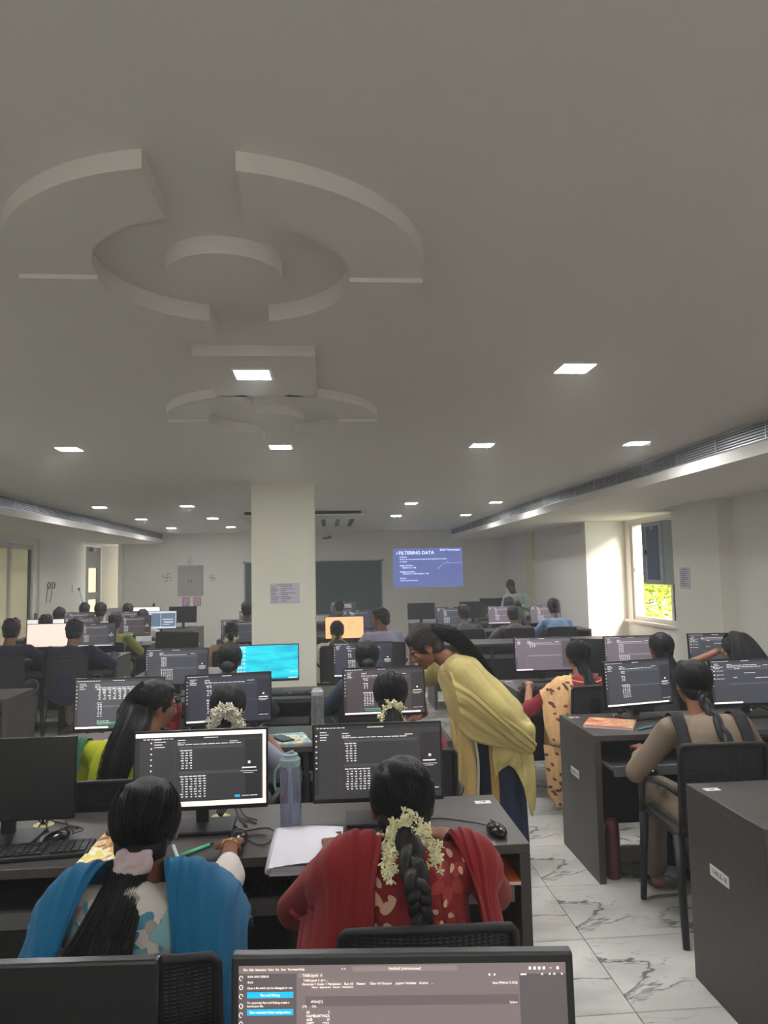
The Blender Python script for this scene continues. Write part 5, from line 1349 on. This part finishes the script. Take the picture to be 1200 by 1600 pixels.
def instructor():
    t = thing('person', 'instructor in a pale checked shirt and yellowish skirt standing by the far right wall', 'person', (3.36, 12.98, 0), R(172))
    F = head_frame((.09, .05, 1.33), 0, 26, 0); b = MB(); add_head(b, F, 1.0)
    b.cap((.02, 0, 1.17), (.08, .03, 1.27), .05, .045); b.cap((0, 0, .80), (0, 0, 1.1), .13, .11); b.cap((-.13, 0, 1.14), (.13, 0, 1.14), .05, .05)
    A = []
    for s in (-1, 1):
        a = Vector((s*.16, 0, 1.13)); e, w = ik(a, (s*.05, .24, .98), .26, .24, (s*.8, -.2, -.6)); A.append((a, e, w)); b.cap(a, e, .042, .034); b.cap(e, w, .034, .022); hand(b, w, (-s*.4, .4, .3), (0, .3, -1), s, .5)
        b.cap((s*.09, 0, .75), (s*.09, .02, .42), .08, .055); b.cap((s*.09, .02, .42), (s*.09, 0, .08), .05, .035); b.cap((s*.09, -.03, .04), (s*.09, .13, .03), .032, .028)
    link('body', remesh(b, .012, 3), SKIN_D, t)
    sm = mat('shirt_pale_green', (150, 164, 158), .85); c = MB(); c.cap((0, 0, .78), (0, 0, 1.08), .16, .135); c.cap((-.13, 0, 1.14), (.13, 0, 1.14), .068, .068)
    for a, e, w in A: c.cap(a, e, .062, .055); c.cap(e, e+(w-e)*.8, .052, .042)
    sh = link('shirt', remesh(c, .012, 2, folds(.004, seed=3)), sm, t)
    P = [[(x-.003, .78), (x+.003, .78), (x+.003, 1.16), (x-.003, 1.16)] for x in (-.15, -.11, -.07, .07, .11, .15)]+[[(-.17, z), (.17, z), (.17, z+.006), (-.17, z+.006)] for z in (.85, .93, 1.01, 1.09)]
    MB().tube([(-.05, .06, 1.17), (-.03, .15, 1.05), (0, .165, .95), (.03, .15, 1.05), (.05, .06, 1.17)], .006, 5).build('lanyard', mat('lanyard', (40, 44, 50), .6), t)
    c = MB(); c.cap((0, 0, .80), (0, 0, .70), .165, .17); c.cap((0, 0, .70), (0, .01, .18), .17, .20)
    link('skirt', remesh(c, .015, 2, folds(.006, (40, 40, 4), (20, 30, 2))), mat('skirt_sand', (196, 190, 128), .85), t)
    hp = hair_cap(t, F, 1.0, HAIR, .012); add_eyes(t, F)
    tail(hp, [F @ Vector((0, -.07, .0)), Vector((.03, -.10, 1.2)), Vector((0, -.15, 1.0))], [.06, .06, .03], 0, 0, name='loose_hair')
instructor()

# ------------------------------------------------------------------ chairs under the seated people
chair(-.43, 1.66, 0, 'black woven-look chair behind the blue-shawl woman at the lower left')
chair(.215, 1.72, R(-2), 'black woven-look chair behind the woman in red at the bottom centre')
chair(-.82, 3.02, 0, 'dark chair with only its top edge showing behind the yellow-green top')
chair(-.47, 3.32, 0, 'dark chair of the woman with the white jasmine ring')
chair(.36, 3.30, R(4), 'chair back showing beside the reddish monitor next to the bending woman')
chair(1.73, 3.22, R(-3), 'tall black chair at the right-hand desk behind the taupe kurta')
chair(1.80, 4.86, 0, 'dark chair behind the floral saree woman')
chair(-3.20, 7.68, R(0), 'black chair of the leftmost boy in navy')
chair(-2.58, 7.66, R(0), 'black chair of the second boy in navy with legs in full view')
chair(.12, 8.0, R(0), 'dark chair of the woman before the peach screen')
chair(.66, 8.22, R(5), 'dark chair of the man in pale lavender, at the aisle end')
chair(-.98, 7.82, 0, 'dark chair of the woman left of the pillar')
chair(1.86, 9.70, 0, 'grey-looking chair of the man in dark grey at the far right desk')
chair(2.53, 9.66, 0, 'grey-looking chair of the man in brown at the far right desk')
chair(3.10, 9.66, 0, 'grey-looking chair of the man in light blue')
chair(-.66, 4.86, 0, 'dark chair of the dark-topped woman in front of the turquoise screen')
chair(.27, 4.9, 0, 'dark chair of the woman in blue beside the pillar')
chair(-2.62, 9.14, 0, 'dark chair of the boy in olive green')

# ------------------------------------------------------------------ keyboards, mice, books, bottles
KEY = mat('key_black', (34, 34, 36), .5)
def keyboard(x, y, z, rz, label):
    t = thing('keyboard', label, 'keyboard', (x, y, z), rz, 'black desktop keyboards')
    MB().box(-.215, -.065, 0, .215, .065, .014, bev=.004).build('base', BLACKP, t)
    mb = MB()
    for r_ in range(5):
        for c_ in range(19):
            if c_ in (13, ): continue
            mb.box(-.206+c_*.0217, -.056+r_*.0222, .014, -.206+c_*.0217+.0175, -.056+r_*.0222+.0175, .0205)
    k = mb.build('keys', KEY, t); k['kind'] = 'stuff'; return t
keyboard(-.985, 2.52, DZ, R(6), 'black keyboard lying in front of the unlit monitor at the left edge')
keyboard(-.33, 2.50, .60, R(0), 'black keyboard on the tray below the blue-shawl woman\'s hand')
keyboard(.16, 2.48, DZ, R(-2), 'black keyboard under the hands of the woman in red')
keyboard(-.36, 5.50, DZ, R(1), 'black keyboard in front of the turquoise screen by the pillar')
keyboard(1.60, 5.33, DZ, R(-4), 'keyboard by the saree woman\'s outstretched hand')
keyboard(2.22, 3.70, DZ, R(0), 'keyboard at the right edge under the maroon-sleeved hand')
def mouse(x, y, z, rz, label, cord=None):
    t = thing('mouse', label, 'mouse', (x, y, z), rz, 'black computer mice')
    mb = MB(); mb.ell((0, 0, .012), (.031, .055, .024)); me = remesh(mb, .003, 1)
    for v in me.vertices: v.co.z = max(v.co.z, 0)
    link('shell', me, BLACKG, t); MB().box(-.003, .02, .030, .003, .036, .0385, bev=.0012).build('scroll_wheel', GREYM, t); MB().box(-.0008, .018, .028, .0008, .052, .033).build('button_seam', KEY, t)
    if cord: MB().tube([Vector(p) for p in catmull(cord, 24)], .0022, 6).build('cord', CABLE, t, smooth=True)
    return t
mouse(-.915, 2.63, DZ, R(-25), 'black mouse on the left edge desk, beside the keyboard', [(0.02, .05, .01), (.0, .12, .004), (-.16, .15, .004), (-.24, .20, .004)])
mouse(-.302, 2.545, DZ, R(5), 'black mouse under the blue-shawl woman\'s hand', [(0, .05, .01), (.03, .09, .004), (.10, .10, .004), (.12, .02, .004), (.08, -.06, .004), (.03, .0, .004), (-.02, .16, .004), (-.08, .19, .004)])
mouse(.555, 2.50, DZ, R(10), 'glossy black mouse at the right end of the first desk', [(0, .05, .01), (-.05, .13, .004), (-.15, .20, .004), (-.25, .16, .004), (-.36, .17, .004)])
mouse(-.135, 5.48, DZ, R(0), 'mouse beside the keyboard near the pillar')
mouse(1.57, 3.60, .615, R(20), 'mouse on the pulled-out tray at the right-hand desk')

def hollow_bottle(label, x, y, z, H, r, body, lid, cat='bottle', straw=False, rz=0):
    t = thing('water_bottle', label, cat, (x, y, z), rz)
    MB().lathe([(r*.92, 0), (r, .01), (r, H*.30), (r*.93, H*.33), (r, H*.37), (r, H*.80), (r*.86, H*.85)], seg=28).build('body', body, t, auto=True)
    MB().lathe([(r*.92, H*.84), (r*.95, H*.86), (r*.95, H*.93), (r*.72, H*.97), (r*.70, H)], seg=28).build('lid', lid, t, auto=True)
    if straw:
        MB().tube([(0, 0, .02), (0, 0, H*.8)], .005, 8).build('straw', mat('straw', (225, 230, 235), .4), t)
        MB().tube([(r*.6, 0, H*.95), (r*.2, 0, H*1.03), (-r*.6, 0, H*.98)], .006, 8).build('spout_cover', lid, t, smooth=True)
        MB().tube([(-r, -.004, H*.86), (-r*1.45, -.006, H*.78), (-r*1.5, -.006, H*.6), (-r*1.35, -.006, H*.5), (-r*1.2, -.004, H*.55)], .0045, 7).build('strap', mat('strap_teal', (130, 170, 160), .5), t, smooth=True)
    return t
clear = mat('clear_blue_plastic', (200, 212, 240), .08, trans=.75)
hollow_bottle('tall clear bluish bottle with a teal-grey flip lid standing on the first desk', -.135, 2.66, DZ, .25, .037, clear, mat('lid_teal', (150, 176, 182), .4), straw=True)
hollow_bottle('red flask with a black lid between the second-row monitors', -.86, 4.30, DZ, .20, .035, mat('flask_red', (150, 26, 44), .35), BLACKP)
hollow_bottle('clear bottle standing right of the white-jasmine monitor', -.06, 4.22, DZ, .235, .036, mat('clear_grey_plastic', (206, 212, 214), .08, trans=.8), mat('lid_clear', (180, 186, 190), .3))
hollow_bottle('maroon flask standing on the floor beside the right-hand desk panel', 1.49, 3.92, 0, .30, .038, mat('flask_maroon', (96, 44, 54), .4), mat('lid_maroon', (110, 56, 64), .4))

def notebook():
    t = thing('notebook', 'open white notebook with thick curled pages overhanging the first desk', 'notebook', (-.068, 2.42, DZ), R(-1))
    mb = MB()
    for k in range(9): mb.box(-.108+k*.0007, -.175+.002*k, .0022*k, .108-k*.0005, .17-.001*k, .0022*k+.0015)
    mb.build('page_block', PAPER, t)
    nx, ny = 14, 12; vs = []; fs = []
    for j in range(ny):
        for i in range(nx):
            u = i/(nx-1); v = j/(ny-1); vs.append((-.112+.222*u, -.172+.345*v, .021+.006*math.sin(u*PI)+.012*(1-v)**3*u+.004*math.sin(v*5)*u))
    for j in range(ny-1):
        for i in range(nx-1): a = j*nx+i; fs.append((a, a+1, a+1+nx, a+nx))
    mb = MB(); mb.v = vs; mb.f = fs; mb.build('top_page', PAPER, t, smooth=True)
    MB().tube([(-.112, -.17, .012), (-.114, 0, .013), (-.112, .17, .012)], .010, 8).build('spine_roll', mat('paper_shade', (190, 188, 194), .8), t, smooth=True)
notebook()
def cover_mat(name, cols, scale=9, stretch=(1, 1, 1)):
    m = bpy.data.materials.new(name); m.use_nodes = True; n = m.node_tree.nodes; l = m.node_tree.links; b = n['Principled BSDF']; b.inputs['Roughness'].default_value = .4
    tc = n.new('ShaderNodeTexCoord'); mp = n.new('ShaderNodeMapping'); mp.inputs['Scale'].default_value = stretch; l.new(tc.outputs['Object'], mp.inputs[0])
    nz = n.new('ShaderNodeTexNoise'); nz.inputs['Scale'].default_value = scale; nz.inputs['Detail'].default_value = 3; nz.inputs['Distortion'].default_value = 1.2; l.new(mp.outputs[0], nz.inputs['Vector'])
    cr = n.new('ShaderNodeValToRGB'); cr.color_ramp.interpolation = 'CONSTANT'; k = len(cols)
    cr.color_ramp.elements[0].color = lin(cols[0]); cr.color_ramp.elements[1].color = lin(cols[-1]); cr.color_ramp.elements[1].position = .66
    for i in range(1, k-1): e = cr.color_ramp.elements.new(.34+.32*i/(k-1)); e.color = lin(cols[i])
    l.new(nz.outputs[0], cr.inputs[0]); l.new(cr.outputs[0], b.inputs['Base Color']); return m
def book(label, x, y, z, w, d, h, rz, cover, cat='book'):
    t = thing('book', label, cat, (x, y, z), rz); MB().box(-w/2+.002, -d/2+.002, .001, w/2-.002, d/2-.002, h-.0012).build('pages', PAPER, t)
    MB().box(-w/2, -d/2, h-.0012, w/2, d/2, h).box(-w/2, -d/2, 0, w/2, d/2, .001).box(-w/2-.001, -d/2, 0, -w/2+.001, d/2, h).build('cover', cover, t); return t
cv1 = cover_mat('cover_flame', [(236, 214, 80), (240, 240, 200), (226, 170, 50), (150, 70, 40), (60, 90, 60)], 16, (1, .5, 1))
book('colourful yellow and red patterned book under the black phone on the first desk', -.665, 2.53, DZ, .21, .27, .010, R(-2), cv1)
t = thing('phone', 'black phone lying on the colourful patterned book', 'phone', (-.61, 2.55, DZ+.0105), R(-12))
MB().box(-.038, -.078, 0, .038, .078, .008, bev=.003).build('case', BLACKP, t); MB().box(-.034, -.073, .008, .034, .073, .0084).build('screen_glass', mat('phone_glass', (58, 60, 64), .12), t)
MB().ell((-.02, .06, .0085), (.006, .006, .001)).build('camera_lens', BLACKG, t)
cv2 = cover_mat('cover_mixed', [(120, 180, 200), (236, 226, 160), (214, 120, 150), (90, 140, 100)], 14)
book('colourful magazine behind the blue bottle, with a black phone on top', -.21, 4.02, DZ, .20, .26, .008, R(12), cv2)
t = thing('phone', 'black phone on the magazine in the second row', 'phone', (-.245, 4.01, DZ+.0085), R(30)); MB().box(-.036, -.075, 0, .036, .075, .008, bev=.003).build('case', BLACKP, t); MB().box(-.032, -.07, .008, .032, .07, .0084).build('screen_glass', mat('phone_glass', (58, 60, 64), .12), t)
cv3 = cover_mat('cover_peach', [(238, 200, 150), (230, 160, 120), (216, 110, 90), (240, 220, 180)], 9)
book('peach and red illustrated magazine lying open-faced at the corner of the right-hand desk', 1.575, 4.10, DZ, .26, .24, .012, R(-28), cv3, 'magazine')
t = book('orange notebook poking out of the bay under the right end of the first desk', .545, 2.50, .625, .14, .20, .012, R(-4), mat('cover_orange', (226, 104, 36), .5), 'notebook')
book('white pad in the bay under the second-row desk at the pillar side', -1.24, 4.05, DZ, .16, .18, .01, R(10), PAPER, 'notepad')
t = thing('cloth_pouch', 'crumpled pink and white cloth lying at the left end of the second desk', 'cloth', (-1.25, 4.0, DZ+.01), 0)
mb = MB(); rr = random.Random(2)
for k in range(7): mb.ell((rr.uniform(-.06, .06), rr.uniform(-.03, .03), .012), (.035, .02, .014))
link('folded_cloth', remesh(mb, .005, 2, folds(.003, (120, 60, 80))), mat('cloth_pink', (206, 84, 110), .8), t)
for i, (x, y, a, c_, lab) in enumerate(((-.425, 2.475, -42, (80, 190, 140), 'green pen lying near the monitor base of the first desk'), (-.492, 2.47, 18, (200, 222, 220), 'pale marker pen beside the green pen'), (1.72, 3.96, -60, (70, 150, 170), 'teal pen at the edge of the illustrated magazine'))):
    t = thing('pen', lab, 'pen', (x, y, DZ+.006), R(a)); MB().tube([(0, -.065, 0), (0, .05, 0)], .006, 8).build('barrel', mat('pen_%d' % i, c_, .35), t, smooth=True); MB().tube([(0, .05, 0), (0, .07, 0)], [.005, .0015], 8).build('tip', BLACKP, t, smooth=True)
# cable grommets with white cable heads behind monitors
for x, y, lab in ((-.395, 2.80, 'round cable grommet with cords behind the blue-shawl woman\'s monitor'), (-1.02, 2.80, 'cable grommet with cords behind the unlit left monitor'), (-.52, 4.30, 'cable grommet behind the white-jasmine monitor'), (1.72, 4.33, 'cable grommet behind the right-hand magazine monitor'), (2.55, 4.33, 'cable grommet behind the monitor at the right frame edge')):
    t = thing('cable_grommet', lab, 'cable grommet', (x, y, DZ), 0, None)
    MB().lathe([(.035, 0), (.035, .004), (.028, .006)], seg=24).build('ring', mat('grommet_cream', (214, 206, 150), .5), t, auto=True)
    rr = random.Random(int(x*100))
    for k in range(4):
        a = rr.uniform(-.3, 2.4); MB().tube([Vector(p) for p in catmull([(0, 0, .0), (.01*k-.01, -.01, .03), (.05*math.cos(a), .03+.03*math.sin(a), .035), (.09*math.cos(a), -.02, .01), (.12*math.cos(a)+.02, -.06-.02*k, .004)], 18)], .0028, 6).build('cord', CABLE, t, smooth=True)
# backpack under the right-hand desk
t = thing('backpack', 'black backpack standing on the floor under the right-hand desk', 'bag', (1.98, 4.1, 0), R(8))
mb = MB(); mb.box(-.19, -.1, .0, .19, .1, .40, bev=.05).box(-.15, -.15, .02, .15, -.06, .24, bev=.035); mb.build('body', mat('bag_black', (26, 26, 28), .75, bump=.1, bscale=150), t, auto=True)
MB().box(-.006, -.156, .10, .03, -.148, .13).build('logo_patch', mat('patch', (130, 130, 132), .5), t); MB().tube([(-.04, 0, .39), (0, 0, .43), (.04, 0, .39)], .009, 6).build('handle', BLACKP, t, smooth=True)

# ------------------------------------------------------------------ outside the window: tree, ground
def outside():
    g = struct('ground_outside', MB().box(5.3, -10, -4.1, 60, 60, -4.0), mat('ground', (120, 128, 96), .9))
    t = thing('tree', 'bright yellow-green leafy tree outside the window', 'tree', (10.5, 21.5, -4.0))
    MB().tube([(0, 0, 0), (.1, .1, 2.0), (-.1, .2, 3.6)], [.3, .22, .15], 10).build('trunk', mat('bark', (84, 70, 52), .9), t, smooth=True)
    rr = random.Random(8); mb = MB()
    for k in range(9000):
        a = rr.uniform(0, 2*PI); ph = rr.uniform(-.6, 1.5); r_ = 2.9*rr.uniform(.75, 1.02)
        c = Vector((r_*math.cos(a)*math.cos(ph), r_*math.sin(a)*math.cos(ph), 3.2+2.3*math.sin(ph)*rr.uniform(.8, 1.05)))
        d1 = Vector((rr.gauss(0, 1), rr.gauss(0, 1), rr.gauss(0, .6))).normalized()*.11; d2 = d1.orthogonal().normalized()*.045
        mb.add([c-d1, c+d2, c+d1, c-d2], [(0, 1, 2, 3)])
    o = mb.build('foliage', mat('leaf', (150, 168, 34), .6), t); o['kind'] = 'stuff'
outside()

# small lettering, screen marks and prints: too small to pick apart
for o in COL.objects:
    n_ = o.name.split('.')[0]
    if n_ in ('screen_text', 'screen_icons', 'screen_panels', 'screen_dividers', 'screen_side_bar', 'screen_bars', 'screen_output', 'screen_window', 'leaf_print', 'sleeve_print', 'embroidered_flower', 'floral_print', 'slide_lettering', 'slide_diagram', 'notice_lettering', 'plate_lettering', 'tag_lettering', 'hair_strands', 'braid_tip', 'picture_figure', 'vent_slots', 'grille'):
        o['kind'] = 'stuff'

def haze():
    m = bpy.data.materials.new('room_haze'); m.use_nodes = True; n = m.node_tree.nodes; l = m.node_tree.links
    for q_ in list(n):
        if q_.type == 'BSDF_PRINCIPLED': n.remove(q_)
    v = n.new('ShaderNodeVolumeScatter'); v.inputs['Density'].default_value = .012; v.inputs['Anisotropy'].default_value = .2
    l.new(v.outputs[0], n['Material Output'].inputs['Volume'])
    o = MB().box(XL-.1, Y0-.05, -.03, 4.7, 16.6, 2.6).build('haze', m); o['kind'] = 'stuff'; o['label'] = 'thin haze hanging in the air of the hall'; o['category'] = 'haze'
haze()
